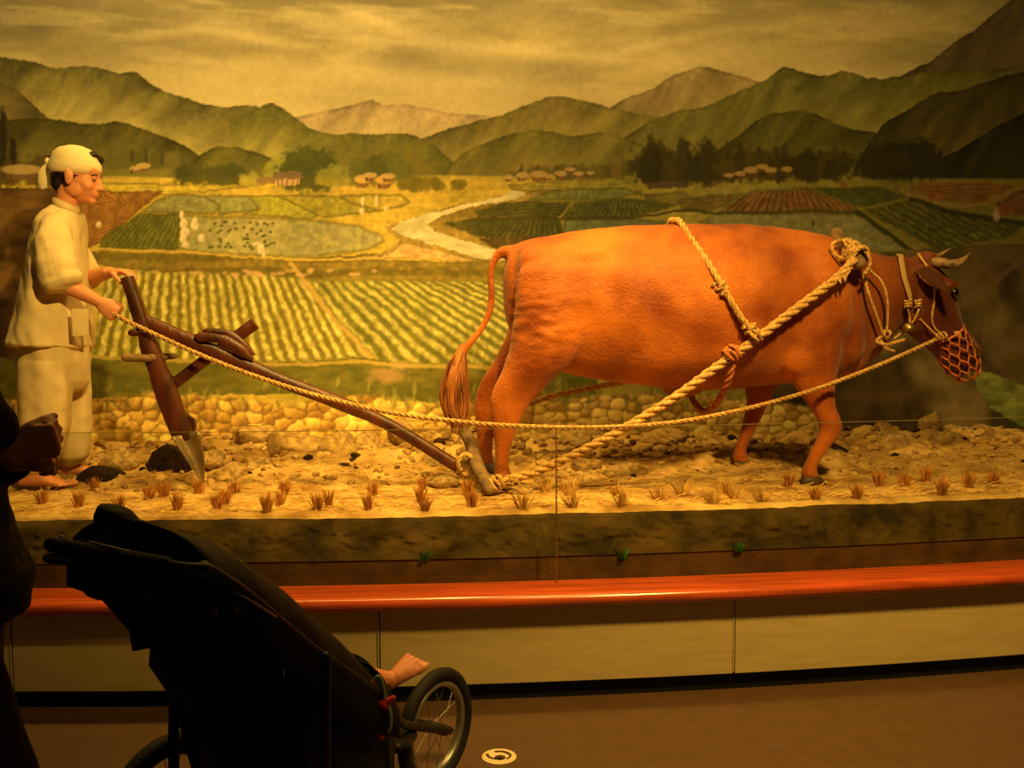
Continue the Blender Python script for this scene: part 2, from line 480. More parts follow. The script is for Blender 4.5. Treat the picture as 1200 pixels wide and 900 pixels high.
    field([(165, 250), (212, 250), (209, 292), (118, 290), (120, 278)], (72, 80, 24), (108, 106, 36), vp=(260, 150), sp=6, refy=270)
    field([(212, 252), (300, 256), (370, 258), (420, 264), (446, 274), (450, 283), (430, 292), (370, 300), (330, 302), (260, 298), (209, 292)], (140, 132, 72), (160, 146, 82), edge=(104, 92, 30), ew=3)
    for i in range(46):
        qx = 232 + rs.rand() * 80 + 10; qy = 258 + rs.rand() * 34
        blob(qx, qy, 2.0, 1.7, (66, 74, 26), 0.85, 0.4)
    # people in white (tiny, painted)
    for (qx, qy, sx, sy) in [(213, 252, 2.5, 5), (215, 262, 4, 5), (216, 272, 5, 5), (214, 280, 4, 4), (217, 287, 4, 4), (228, 262, 4, 7), (236, 279, 4, 5), (306, 292, 4, 6), (300, 286, 4, 2), (309, 299, 2, 3), (116, 263, 3.4, 4), (425, 236, 2, 5), (441, 236, 2.2, 7), (424, 247, 3, 4), (452, 244, 2.6, 2), (678, 264, 3, 5), (689, 263, 2.6, 7), (672, 270, 3, 2)]:
        blob(qx, qy, sx, sy, (214, 190, 134) if qx < 600 else (190, 166, 112), 0.95, 0.3, rag=0.3)
        blob(qx + 1.2, qy + 1, sx * 0.5, sy * 0.5, (168, 138, 84), 0.5, 0.5)
    # dark bank under the paddies, path
    field([(20, 296), (120, 292), (209, 294), (330, 304), (440, 296), (470, 300), (620, 304), (620, 330), (350, 328), (240, 322), (110, 312), (20, 318)], (104, 88, 26), (138, 114, 40), ydir=0.0, sp=17, ew=0)
    line([(20, 297), (120, 292), (210, 295), (300, 303), (370, 304), (440, 302), (520, 305), (620, 303)], 2.4, (196, 160, 66), 0.8)
    field([(-60, 318), (110, 314), (110, 324), (-60, 330)], (84, 70, 22), (104, 86, 30), ew=0)
    # big striped fields
    field([(128, 316), (240, 320), (352, 326), (395, 368), (434, 418), (330, 424), (110, 420), (116, 370)], (116, 104, 28), (216, 194, 96), vp=(205, 60), sp=10.6, refy=330, edge=(110, 104, 36), ew=2)
    field([(362, 328), (620, 330), (620, 430), (445, 424), (400, 376)], (104, 98, 28), (196, 178, 84), vp=(257, 189), sp=13.5, refy=330, edge=(120, 110, 40), ew=2)
    line([(340, 308), (352, 322), (372, 350), (398, 380), (424, 410), (440, 424)], 4.5, (176, 142, 60), 0.9)
    for i in range(30):
        blob(150 + rs.rand() * 300, 316 + rs.rand() * 8, 3 + rs.rand() * 3, 2.2, (188, 150, 84), 0.7, 0.4)
    # meadow strip
    m_ = inpoly([(-60, 416), (110, 418), (330, 425), (430, 419), (470, 425), (620, 430), (700, 432), (700, 476), (460, 470), (340, 462), (-60, 470)])
    put(m_, mixc((74, 74, 20), (128, 112, 34), 0.5 + 0.5 * fbm(px, py * 2.2, 14, 4, 71)))
    line([(90, 418), (230, 424), (330, 428), (420, 424), (470, 428), (620, 432)], 4, (178, 148, 56), 0.8)
    blob(455, 440, 22, 8, (170, 128, 72), 0.7, 0.5, rag=0.4); blob(470, 428, 12, 5, (176, 140, 70), .7, .5)
    # river
    riv = [(596, 224), (612, 222), (616, 228), (590, 236), (548, 244), (515, 254), (500, 264), (512, 272), (545, 283), (590, 294), (640, 306), (600, 308), (560, 302), (530, 293), (498, 284), (472, 276), (460, 268), (470, 260), (505, 250), (545, 240), (585, 231)]
    field([(440, 300), (470, 282), (450, 266), (520, 244), (580, 232), (600, 224), (640, 222), (620, 240), (540, 262), (560, 280), (620, 300), (620, 308)], (126, 104, 36), (176, 144, 66), ew=0)
    field([(450, 300), (475, 286), (520, 296), (560, 306)], (186, 146, 76), (204, 166, 92), ew=0)
    m_ = inpoly(riv); put(m_, mixc((168, 156, 96), (220, 200, 136), 0.5 + 0.6 * fbm(px * .4, py, 6, 3, 90)))
    # fields right of the river
    D1, D2 = (64, 64, 22), (98, 90, 34)
    field([(596, 216), (700, 208), (750, 212), (700, 222), (600, 222)], (136, 118, 40), (164, 140, 54), ydir=-.03, sp=4, ew=1)
    field([(640, 224), (668, 221), (735, 222), (752, 226), (720, 234), (622, 233)], (106, 106, 42), (132, 126, 56), vp=(690, 205), sp=6)
    field([(590, 238), (622, 235), (668, 237), (652, 255), (560, 254), (556, 248)], D1, D2, ydir=0.1, sp=4)
    field([(672, 237), (720, 234), (760, 234), (790, 240), (740, 254), (656, 256)], (70, 70, 24), (108, 100, 38), vp=(730, 200), sp=5)
    field([(520, 262), (556, 256), (655, 257), (660, 276), (600, 282), (560, 278)], (66, 64, 22), (96, 86, 32), vp=(640, 215), sp=6)
    field([(660, 258), (740, 256), (800, 262), (800, 285), (660, 285)], (98, 98, 50), (116, 110, 58), ydir=0, sp=5)
    field([(560, 280), (660, 276), (620, 298), (600, 300)], (78, 62, 22), (110, 86, 34), ew=0)
    field([(752, 228), (800, 224), (812, 234), (790, 240), (762, 234)], (104, 90, 32), (122, 106, 40))
    field([(795, 234), (835, 228), (872, 226), (850, 240), (825, 250), (798, 246)], (98, 78, 28), (120, 96, 38), ydir=.2, sp=5)
    field([(878, 224), (945, 221), (975, 232), (1004, 242), (1000, 247), (840, 249), (862, 236)], (92, 62, 24), (134, 94, 40), vp=(920, 190), sp=7)
    field([(838, 251), (1000, 251), (1060, 290), (1075, 298), (960, 290), (820, 262)], (110, 100, 50), (126, 112, 58), ew=2)
    field([(950, 220), (1035, 219), (1062, 232), (1010, 243), (980, 232)], (56, 60, 20), (80, 78, 28), vp=(1090, 190), sp=6)
    field([(1010, 247), (1065, 236), (1120, 246), (1200, 262), (1180, 278), (1100, 294)], (66, 64, 22), (102, 88, 34), ydir=-0.55, sp=8)
    field([(1060, 222), (1085, 214), (1150, 212), (1190, 216), (1185, 228), (1150, 240), (1100, 236)], (106, 70, 28), (124, 86, 36), ydir=.05, sp=5, edge=(130, 98, 42))
    field([(1190, 222), (1330, 218), (1330, 250), (1190, 252), (1165, 240)], (90, 56, 24), (110, 74, 32), edge=(130, 98, 42))
    line([(1056, 222), (1070, 232), (1100, 239), (1130, 242), (1155, 236), (1190, 221), (1240, 214)], 3, (136, 104, 46), .8)
    line([(1002, 248), (1040, 274), (1075, 300)], 5, (44, 46, 16), .9); line([(1065, 234), (1120, 250), (1200, 262)], 5, (46, 46, 16), .8)
    line([(560, 256), (655, 256), (740, 255), (795, 246), (838, 250), (1002, 248)], 2.5, (62, 52, 18), .8)
    for q in [(926, 234, 8, 3), (943, 236, 2, 5), (1093, 231, 2.3, 5), (1089, 230, 2, 4), (953, 262, 1.4, 5), (835, 234, 1.5, 4), (853, 232, 1.5, 4), (988, 216, 4, 3)]:
        blob(*q, (120, 66, 34) if q[0] != 953 else (60, 50, 24), .85, .4)
    for q in [(1168, 252, 4, 8, (176, 140, 96)), (1178, 246, 9, 6, (120, 66, 30)), (1170, 240, 3, 3, (84, 50, 30)), (1190, 250, 3, 5, (110, 66, 34)), (1100, 231, 2, 6, (150, 80, 46))]:
        blob(*q, .85, .35, rag=.3)
    # ---- tree lines and huts
    def trees(x0, x1, y, h, c1, c2, cnt, seed=0, pine=0.0):
        r_ = random.Random(seed)
        for i in range(cnt):
            qx = r_.uniform(x0, x1); hh = h * r_.uniform(0.45, 1.0); t = r_.random()
            col = tuple(c1[k] + (c2[k] - c1[k]) * t for k in range(3))
            if r_.random() < pine: blob(qx, y - hh * 0.6, hh * 0.16, hh * 0.7, col, .9, .3, rag=.4)
            else: blob(qx, y - hh * 0.45, hh * 0.5, hh * 0.5, col, .85, .35, rag=.6)
    trees(-60, 75, 214, 34, (70, 54, 20), (104, 80, 30), 34, 1, .4)
    trees(80, 215, 196, 20, (88, 78, 26), (118, 98, 36), 34, 2, .3)
    for q in [(3, 160, 5, 36), (15, 176, 4, 18)]: blob(*q, (52, 40, 18), .95, .3, rag=.4)
    for q in [(155, 182, 2.5, 8), (171, 183, 2.5, 10), (190, 184, 2.5, 9)]: blob(*q, (76, 66, 24), .9, .3, rag=.3)
    trees(210, 285, 214, 22, (66, 62, 20), (92, 86, 28), 26, 3)
    trees(318, 345, 212, 34, (128, 118, 34), (158, 142, 48), 10, 4)
    trees(345, 382, 218, 44, (64, 66, 22), (92, 88, 30), 14, 5)
    trees(380, 420, 216, 24, (118, 108, 34), (150, 134, 46), 16, 6)
    trees(415, 480, 212, 34, (84, 80, 26), (114, 104, 34), 22, 7)
    trees(470, 545, 222, 16, (100, 88, 28), (124, 108, 36), 20, 8)
    trees(285, 305, 216, 16, (150, 136, 46), (170, 150, 56), 8, 9)
    trees(600, 760, 208, 18, (78, 68, 24), (112, 94, 34), 44, 10, .2)
    trees(755, 835, 212, 40, (48, 42, 16), (74, 62, 22), 34, 11, .35)
    trees(845, 985, 208, 34, (50, 42, 16), (78, 64, 24), 48, 12, .2)
    trees(1022, 1086, 204, 44, (40, 36, 14), (60, 52, 20), 30, 13, .2)
    def hut(x, y, w_, h, c=(196, 152, 70), wall=(120, 84, 40)):
        blob(x, y + h * .35, w_ * .42, h * .45, wall, .95, .15)
        blob(x, y - h * .1, w_ * .55, h * .42, c, .95, .2)
        line([(x - w_ * .3, y + h * .3), (x - w_ * .3, y + h * .7)], 1, (60, 40, 20), .8)
    for a_ in [(343, 207, 12, 0), ]: pass
    m_ = inpoly([(320, 203), (352, 201), (356, 210), (318, 211)]); put(m_, (118, 90, 50))
    m_ = inpoly([(322, 211), (352, 210), (352, 217), (322, 217)]); put(m_, (176, 142, 84))
    m_ = inpoly([(302, 208), (320, 207), (322, 214), (301, 214)]); put(m_, (132, 100, 52))
    for k in range(5): line([(325 + k * 6, 211), (325 + k * 6, 217)], 1, (84, 56, 30), .8)
    for h_ in [(425, 211, 18, 12), (434, 206, 14, 8), (450, 212, 20, 12), (455, 207, 16, 8), (168, 195, 16, 8), (158, 198, 12, 6), (25, 200, 44, 14)]: hut(*h_)
    for h_ in [(596, 208, 9, 6), (612, 206, 14, 8), (631, 205, 18, 10), (643, 207, 10, 6), (657, 204, 14, 8), (668, 199, 12, 6), (678, 204, 12, 6), (692, 203, 9, 5)]: hut(*h_, (180, 142, 68))
    for h_ in [(854, 206, 12, 6), (868, 204, 14, 7), (881, 200, 18, 9), (893, 196, 14, 7), (903, 200, 14, 8), (922, 199, 12, 8)]: hut(*h_, (160, 122, 56), (90, 62, 28))
    m_ = inpoly([(762, 213), (800, 212), (804, 219), (760, 221)]); put(m_, (84, 64, 36))
    # ---- rocks and shore on the lower right, brook
    m_ = inpoly([(900, 300), (1000, 300), (1080, 292), (1150, 288), (1330, 276), (1330, 640), (900, 640)]) * 0.98
    rk = fbm(px + py * .4, py * 1.4, 44, 5, 61)
    put(m_, mixc((46, 36, 16), (104, 80, 38), 0.5 + 0.9 * rk))
    put(m_ * sstep(-0.35, 0.0, fbm(px * 1.3, py * 1.1 - px * .5, 70, 3, 15)) * sstep(0.35, .0, fbm(px * 1.3, py * 1.1 - px * .5, 70, 3, 15)) * .5, (112, 86, 40))
    line([(1200, 300), (1170, 330), (1130, 350)], 5, (104, 78, 40), .7)
    m_ = inpoly([(1140, 432), (1165, 438), (1200, 452), (1330, 500), (1330, 540), (1200, 500), (1160, 478), (1145, 455)])
    put(m_, mixc((64, 70, 22), (122, 116, 44), .5 + .8 * fbm(px * .5, py, 8, 3, 95)))
    # left hand side: village lane and dark huts, with the farmer's shadow painted in
    m_ = inpoly([(-200, 212), (95, 222), (70, 262), (50, 310), (60, 420), (-200, 420)])
    put(m_, mixc((62, 42, 18), (132, 94, 40), 0.5 + 0.9 * fbm(px, py * 1.8, 36, 4, 51)))
    # ---- rubble wall painted along the foot
    wx = 9 * fbm(px, py, 30, 3, 201); wy = 7 * fbm(px, py, 26, 3, 301)
    gx = (px + wx) / 17.0; gy = (py + wy) / 11.5
    d1 = np.full(n, 9.0, np.float32); d2 = np.full(n, 9.0, np.float32); idc = np.zeros(n, np.float32); ux = np.zeros(n, np.float32); uy = np.zeros(n, np.float32)
    fxi = np.floor(gx).astype(int); fyi = np.floor(gy).astype(int)
    for oy in (-1, 0, 1):
        for ox_ in (-1, 0, 1):
            cx = fxi + ox_; cy = fyi + oy
            rx = LAT[(cy * 7 + 3) & 255, (cx * 13 + 5) & 255]; ry = LAT[(cy * 11 + 9) & 255, (cx * 5 + 77) & 255]
            dx = gx - (cx + .15 + .7 * rx); dy = gy - (cy + .15 + .7 * ry)
            dd = np.hypot(dx, dy)
            nearer = dd < d1
            d2 = np.where(nearer, d1, np.minimum(d2, dd)); d1 = np.where(nearer, dd, d1)
            idc = np.where(nearer, LAT[(cx * 3 + 7) & 255, (cy * 17 + 1) & 255], idc)
            ux = np.where(nearer, dx, ux); uy = np.where(nearer, dy, uy)
    edge = sstep(-0.05, 0.30, d2 - d1 + .16 * fine + 0.25 * np.clip(mid, 0, 1))
    shade = np.clip(0.50 - 0.60 * uy - 0.30 * ux + 0.55 * (idc - .5) + .22 * fine + .3 * mid, 0, 1)
    stone = mixc((140, 100, 30), (250, 204, 84), shade)
    stone = np.array((96, 70, 24), np.float32) + (stone - np.array((96, 70, 24), np.float32)) * (0.35 + 0.65 * edge)[..., None]
    ytop = np.interp(px, [-60, 110, 200, 330, 420, 500, 600, 700, 900, 960], [470, 468, 458, 474, 462, 474, 470, 462, 466, 480]) + 5 * fbm(px, py, 18, 3, 8)
    m_ = sstep(-3, 4, py - ytop) * (px < 960)
    put(m_, stone)
    for i in range(150):
        qx = rs.rand() * 900; qy = 446 + rs.rand() * 30
        blob(qx, qy, 1.2 + rs.rand() * 1.5, 4 + rs.rand() * 4, (150, 138, 50) if rs.rand() > .5 else (96, 92, 30), .6, .5, rot=rs.rand() - .5)
    C *= (1 + 0.05 * fine + 0.03 * big)[..., None]
    C[..., 0] += 0.95 * np.maximum(0, C[..., 1] * 1.03 - C[..., 0])
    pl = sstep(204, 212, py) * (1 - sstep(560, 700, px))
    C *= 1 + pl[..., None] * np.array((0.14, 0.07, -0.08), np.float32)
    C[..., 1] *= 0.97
    C *= (1 + 0.30 * sstep(650, 1150, px))[..., None]  # lifts the right side, where lamp falloff is mixed into the paint colours
    return np.clip(C, 2, 255)

MY = 5.6
def mural():
    x0, x1, z0, z1 = -2.75, 4.15, 0.60, 3.75
    st = 0.0066
    nx = int((x1 - x0) / st); nz = int((z1 - z0) / st)
    X, Z = np.meshgrid(np.linspace(x0, x1, nx), np.linspace(z0, z1, nz))
    # position on the painting
    R = np.array(CR.transposed())
    P = np.stack([X, np.full_like(X, MY), Z - CAMZ], -1) @ R.T
    px = (600 + F * P[..., 0] / -P[..., 2]).astype(np.float32)
    py = (450 - F * P[..., 1] / -P[..., 2]).astype(np.float32)
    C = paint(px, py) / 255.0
    Cl = np.where(C <= 0.04045, C / 12.92, ((C + 0.055) / 1.055) ** 2.4)
    Cl = Cl * np.array([0.92, 0.92 / 0.70, 0.92 / 0.30])    # pigment under warm lamps
    Cl = np.clip(Cl, 0, 0.95)
    v = np.stack([X, np.full_like(X, MY), Z], -1).reshape(-1, 3)
    idx = np.arange(nx * nz).reshape(nz, nx)
    f = np.stack([idx[:-1, :-1], idx[:-1, 1:], idx[1:, 1:], idx[1:, :-1]], -1).reshape(-1, 4)
    nf = len(f)
    # a plain back and rim, so the board has thickness
    bv = np.array([[x0, MY, z0], [x1, MY, z0], [x1, MY, z1], [x0, MY, z1], [x0, MY + .04, z0], [x1, MY + .04, z0], [x1, MY + .04, z1], [x0, MY + .04, z1]])
    b = len(v)
    bf = np.array([[4, 7, 6, 5], [0, 4, 5, 1], [1, 5, 6, 2], [2, 6, 7, 3], [3, 7, 4, 0]]) + b
    v = np.vstack([v, bv]); f = np.vstack([f, bf])
    me = bpy.data.meshes.new('mural')
    me.vertices.add(len(v)); me.vertices.foreach_set('co', v.astype(np.float32).ravel())
    me.loops.add(len(f) * 4); me.loops.foreach_set('vertex_index', f.ravel().astype(np.int32))
    me.polygons.add(len(f)); me.polygons.foreach_set('loop_start', (np.arange(len(f)) * 4).astype(np.int32))
    me.update(calc_edges=True)
    at_ = me.color_attributes.new('paint', 'FLOAT_COLOR', 'POINT')
    cc = np.ones((len(v), 4), np.float32); cc[:b, :3] = Cl.reshape(-1, 3); cc[b:, :3] = 0.2
    at_.data.foreach_set('color', cc.ravel())
    m = bpy.data.materials.new('painted_canvas'); m.use_nodes = True
    N = m.node_tree.nodes; L = m.node_tree.links; bs = N['Principled BSDF']
    a = N.new('ShaderNodeAttribute'); a.attribute_name = 'paint'
    L.new(a.outputs['Color'], bs.inputs['Base Color'])
    bs.inputs['Roughness'].default_value = 0.75; bs.inputs['Specular IOR Level'].default_value = 0.15
    nz_ = N.new('ShaderNodeTexNoise'); nz_.inputs['Scale'].default_value = 90; nz_.inputs['Detail'].default_value = 5
    tc = N.new('ShaderNodeTexCoord'); L.new(tc.outputs['Object'], nz_.inputs['Vector'])
    bp = N.new('ShaderNodeBump'); bp.inputs['Strength'].default_value = 0.25; bp.inputs['Distance'].default_value = 0.004
    L.new(nz_.outputs['Fac'], bp.inputs['Height']); L.new(bp.outputs[0], bs.inputs['Normal'])
    me.materials.append(m)
    o = bpy.data.objects.new('painted_backdrop', me); COL.objects.link(o)
    tag(o, 'wide painted backdrop of green rice fields, river and misty mountains behind the ox', 'painting')
mural()
# ================================================================ setting
def gz(x, y):
    """height of the diorama ground"""
    fy = bow(4.03, x)
    z = 0.667 + 0.006 * noise.noise(Vector((x * 3, y * 5, 0)))
    t = max(0, min(1, (y - 4.62) / 0.9))
    z += 0.085 * t
    k = max(0, min(1, (y - 4.6) / 0.25))
    q = Vector((x * 2.3, y * 3.0, 3))
    z += k * (0.055 * noise.noise(q) + 0.065 * abs(noise.noise(q * 2.2)) + 0.024 * noise.noise(q * 6.1))
    z += 0.004 * noise.noise(Vector((x * 20, y * 20, 1)))
    e = y - fy
    if e < 0.05: z -= 0.018 * (1 - max(0, e) / 0.05) ** 2
    return z
def grid_obj(name, mt, fn, nu, nv):
    m = M()
    for j in range(nv):
        for i in range(nu): m.v.append(Vector(fn(i / (nu - 1), j / (nv - 1))))
    for j in range(nv - 1):
        for i in range(nu - 1):
            a = j * nu + i; m.f.append((a, a + 1, a + nu + 1, a + nu))
    return m
def ground():
    X0, X1 = -2.75, 4.1
    def fn(u, v):
        x = X0 + (X1 - X0) * u; y0 = bow(4.03, x)
        y = y0 + (MY + 0.02 - y0) * v
        return (x, y, gz(x, y))
    m = grid_obj('soil_bed', None, fn, 420, 110)
    o = m.build('soil_bed', MT['soil']); tag(o, kind='structure')
    def fb(u, v):
        x = X0 + (X1 - X0) * u
        y0 = bow(4.03, x); z0 = gz(x, y0)
        z = z0 + (0.505 - z0) * v; y = y0 - 0.13 * v ** 0.8
        r = sin(pi * min(1, v * 1.02))
        q = Vector((x * 9, v * 1.6, 0))
        y -= r * (0.020 * noise.noise(q) + 0.012 * noise.noise(q * 2.3) + 0.009 * noise.noise(q * 5) + .005 * noise.noise(q * 11))
        z += r * 0.010 * noise.noise(Vector((x * 11, v * 2, 9)))
        return (x, y, z)
    o = grid_obj('bank', None, fb, 700, 30).build('soil_bank', MT['moss']); tag(o, kind='structure')
ground()
def strip(name, profile, mt, x0=-2.75, x1=4.1, n=60, kind='structure', parent=None, gaps=None, bev=0):
    """sweep a (y offset, z) profile along the bowed case front"""
    m = M(); rings = []
    for i in range(n + 1):
        x = x0 + (x1 - x0) * i / n
        rings.append([Vector((x, bow(yo, x), z)) for yo, z in profile])
    m.ring_loft(rings)
    o = m.build(name, mt, parent, smooth=False)
    set_auto(o.data, radians(35))
    if kind: o['kind'] = kind
    return o
strip('trim_1', [(3.905, 0.40), (3.905, 0.508), (3.99, 0.51), (3.99, 0.40)], MT['ledge'])
# varnished rail
prof = []
for i in range(13):
    a = pi / 2 + pi * i / 12
    prof.append((3.655 + 0.026 * cos(a), 0.400 + 0.026 * sin(a)))
prof = [(3.83, 0.426)] + prof + [(3.83, 0.374)]
strip('trim_2', prof, MT['rail'])
strip('baseboard_front', [(3.715, 0.0), (3.715, 0.075), (3.80, 0.075), (3.80, 0.0)], MT['black'])
wall = strip('wall_front', [(3.70, 0.075), (3.70, 0.374), (3.80, 0.374), (3.80, 0.075)], MT['black'])
def pxwall(px, py, Y=3.69):
    p = at(px, py, Y)
    for _ in range(6): p = at(px, py, bow(Y, p.x))
    return p.x
edges = [-2.75, pxwall(30, 780) - 1.32 + 0.0, pxwall(445, 780), pxwall(860, 780), pxwall(860, 780) + (pxwall(860, 780) - pxwall(445, 780)), 4.1]
edges[1] = edges[2] - (edges[3] - edges[2])
for a, b in zip(edges, edges[1:]):
    strip('panel', [(3.688, 0.072), (3.688, 0.372), (3.699, 0.372), (3.699, 0.072)], MT['cream'], a + 0.004, b - 0.004, 24, kind=None, parent=wall)
for e in edges[1:-1]:
    strip('joint_bead', [(3.684, 0.078), (3.684, 0.37), (3.690, 0.37), (3.690, 0.078)], MT['cream'], e - 0.006, e - 0.001, 1, kind=None, parent=wall)
# floor, with its slightly darker joint lines
m = M(); m.box((0.7, 2.6, -0.05), (4.2, 3.25, 0.05)); fl = m.build('floor', MT['floor'], smooth=False); tag(fl, kind='structure')
# glass guard
gm = bpy.data.materials.new('guard_glass'); gm.use_nodes = True
N = gm.node_tree.nodes; L = gm.node_tree.links; N.clear()
out = N.new('ShaderNodeOutputMaterial'); mx = N.new('ShaderNodeMixShader'); tr = N.new('ShaderNodeBsdfTransparent'); gl = N.new('ShaderNodeBsdfGlossy')
tr.inputs[0].default_value = (0.95, 0.96, 0.92, 1); gl.inputs['Roughness'].default_value = 0.02
lw = N.new('ShaderNodeLayerWeight'); lw.inputs[0].default_value = 0.5
pw = N.new('ShaderNodeMath'); pw.operation = 'POWER'; pw.inputs[1].default_value = 4.0; L.new(lw.outputs['Facing'], pw.inputs[0])
fr = N.new('ShaderNodeMath'); fr.operation = 'MULTIPLY_ADD'; fr.inputs[1].default_value = 0.5; fr.inputs[2].default_value = 0.025; L.new(pw.outputs[0], fr.inputs[0])
L.new(fr.outputs[0], mx.inputs[0]); L.new(tr.outputs[0], mx.inputs[1]); L.new(gl.outputs[0], mx.inputs[2]); L.new(mx.outputs[0], out.inputs[0])
MT['glass'] = gm
MT['edge'] = mat('glass_edge', rgb(120, 104, 70), 0.25, 0.6)
seam = pxwall(652, 600, 3.80)
top_z = at(652, 501, bow(3.80, seam)).z
for nm, a, b, lab in (('glass_panel', -2.75, seam - 0.0025, 'low clear glass guard left of the vertical seam, before the plough'),
                      ('glass_panel', seam + 0.0025, 4.1, 'low clear glass guard right of the vertical seam, before the ox')):
    t = thing(nm, ((a + b) / 2, 3.8, 0.426), lab, 'glass panel')
    strip('pane', [(3.797, 0.427), (3.797, top_z - 0.002), (3.803, top_z - 0.002), (3.803, 0.427)], MT['glass'], a, b, 40, None, t)
    strip('top_edge', [(3.797, top_z - 0.002), (3.797, top_z), (3.803, top_z), (3.803, top_z - 0.002)], MT['edge'], a, b, 40, None, t)
m = M(); m.box((seam, bow(3.8, seam), (0.427 + top_z) / 2), (0.0024, 0.004, (top_z - 0.427) / 2)); o = m.build('seam_strip', MT['ledge'], smooth=False)
tag(o, 'thin dark vertical seam strip joining the two glass panels', 'strip')
# floor sticker
def sticker():
    c = atz(585, 887, 0.0)
    t = thing('floor_sticker', (c.x, c.y, 0.001), 'small round cream sticker with dark symbol on the brown floor', 'sticker')
    r = 0.058
    m = M(); m.ring_loft([[(c.x + r * cos(a), c.y + r * sin(a), z) for a in [2 * pi * i / 36 for i in range(36)]] for z in (0.0005, 0.002)])
    m.build('disc', mat('sticker_cream', rgb(214, 196, 150), 0.6), t, smooth=False)
    dk = mat('sticker_ink', rgb(70, 44, 26), 0.6)
    m = M()
    def arc(a0, a1, r0, r1, cx=0, cy=0):
        k = 14; P = [(c.x + cx + r0 * cos(a0 + (a1 - a0) * i / k), c.y + cy + r0 * sin(a0 + (a1 - a0) * i / k), 0.0022) for i in range(k + 1)]
        P += [(c.x + cx + r1 * cos(a1 - (a1 - a0) * i / k), c.y + cy + r1 * sin(a1 - (a1 - a0) * i / k), 0.0022) for i in range(k + 1)]
        m.prism(P, (0, 0, 0.0006))
    arc(radians(15), radians(110), 0.030, 0.043)
    arc(0, 2 * pi, 0.001, 0.019, 0.002, -0.010)
    arc(radians(170), radians(290), 0.030, 0.040, -0.004, 0.016); arc(radians(-60), radians(10), 0.028, 0.036, 0.006, 0.006)
    m.build('ink_symbol', dk, t, smooth=False)
sticker()
# green weeds at the foot of the bank
def blade_tuft(m, c, h, n, spread, w_=0.004, rnd=None, lean=(0, 0)):
    rnd = rnd or random
    for i in range(n):
        a = rnd.uniform(0, 2 * pi); s_ = rnd.uniform(0.1, 1) * spread; hh = h * rnd.uniform(0.6, 1.1)
        b = Vector(c) + Vector((cos(a), sin(a), 0)) * s_ * 0.35
        tip = Vector(c) + Vector((cos(a) * s_ * 1.3 + lean[0], sin(a) * s_ * 1.3 + lean[1], hh))
        midp = (b + tip) / 2 + Vector((0, 0, hh * .1)); sd = Vector((-sin(a + 1), cos(a + 1), 0)) * w_
        i0 = len(m.v)
        m.v.extend([b - sd, b + sd, midp + sd * .8, midp - sd * .8, tip])
        m.f.append((i0, i0 + 1, i0 + 2, i0 + 3)); m.f.append((i0 + 3, i0 + 2, i0 + 4))
rr = random.Random(5)
for (qx, qy, lab) in ((497, 652, 'leftmost of the three small green weeds on the dark bank'), (727, 650, 'small green weed on the dark bank right of the glass seam'), (862, 642, 'rightmost small green weed on the dark bank under the ox')):
    p = at(qx, qy, bow(3.93, 0.3 + (qx - 600) / 320))
    m = M(); blade_tuft(m, (0, 0, 0), 0.045, 26, 0.03, 0.005, rr)
    o = m.build('weed', MT['weed'], smooth=False); o.location = p - Vector((0, 0.03, 0.01)); tag(o, lab, 'weed')

# ================================================================ rocks, clods, straw
def rock_mesh(seed, sub=3, amp=0.22):
    bm = bmesh.new(); bmesh.ops.create_icosphere(bm, subdivisions=sub, radius=1)
    for v in bm.verts:
        q = v.co.copy()
        d = 1 + amp * noise.noise(q * 1.3 + Vector((seed * 7.3, seed, 0))) + amp * .5 * noise.noise(q * 3 + Vector((seed, 0, seed * 3)))
        q = q * d
        for k in range(9):      # facets
            r_ = random.Random(seed * 10 + k); nn = Vector((r_.uniform(-1, 1), r_.uniform(-1, 1), r_.uniform(-.3, 1))).normalized()
            e = q.dot(nn) - 0.62
            if e > 0: q -= nn * e * .92
        v.co = q
    me = bpy.data.meshes.new('rock'); bm.to_mesh(me); bm.free()
    for p in me.polygons: p.use_smooth = True
    return me
def put_rock(px, py, wpx, hpx, Y, lab, mt='rock', seed=1, group=None, tilt=0.0, sink=0.25):
    c = at(px, py, Y); k = Y / F
    me = rock_mesh(seed); me.materials.append(MT[mt])
    o = bpy.data.objects.new('rock' if mt == 'rock' else 'soil_clod', me); COL.objects.link(o)
    rx = wpx * k / 2; rz = hpx * k / 2 * 1.2
    o.scale = (rx, min(rx, 0.16) * 0.9, rz * 1.15); o.rotation_euler = (0, tilt, random.Random(seed).uniform(-.3, .3))
    o.location = (c.x, Y, c.z - rz * .1)
    tag(o, lab, 'rock' if mt == 'rock' else 'clod', group)
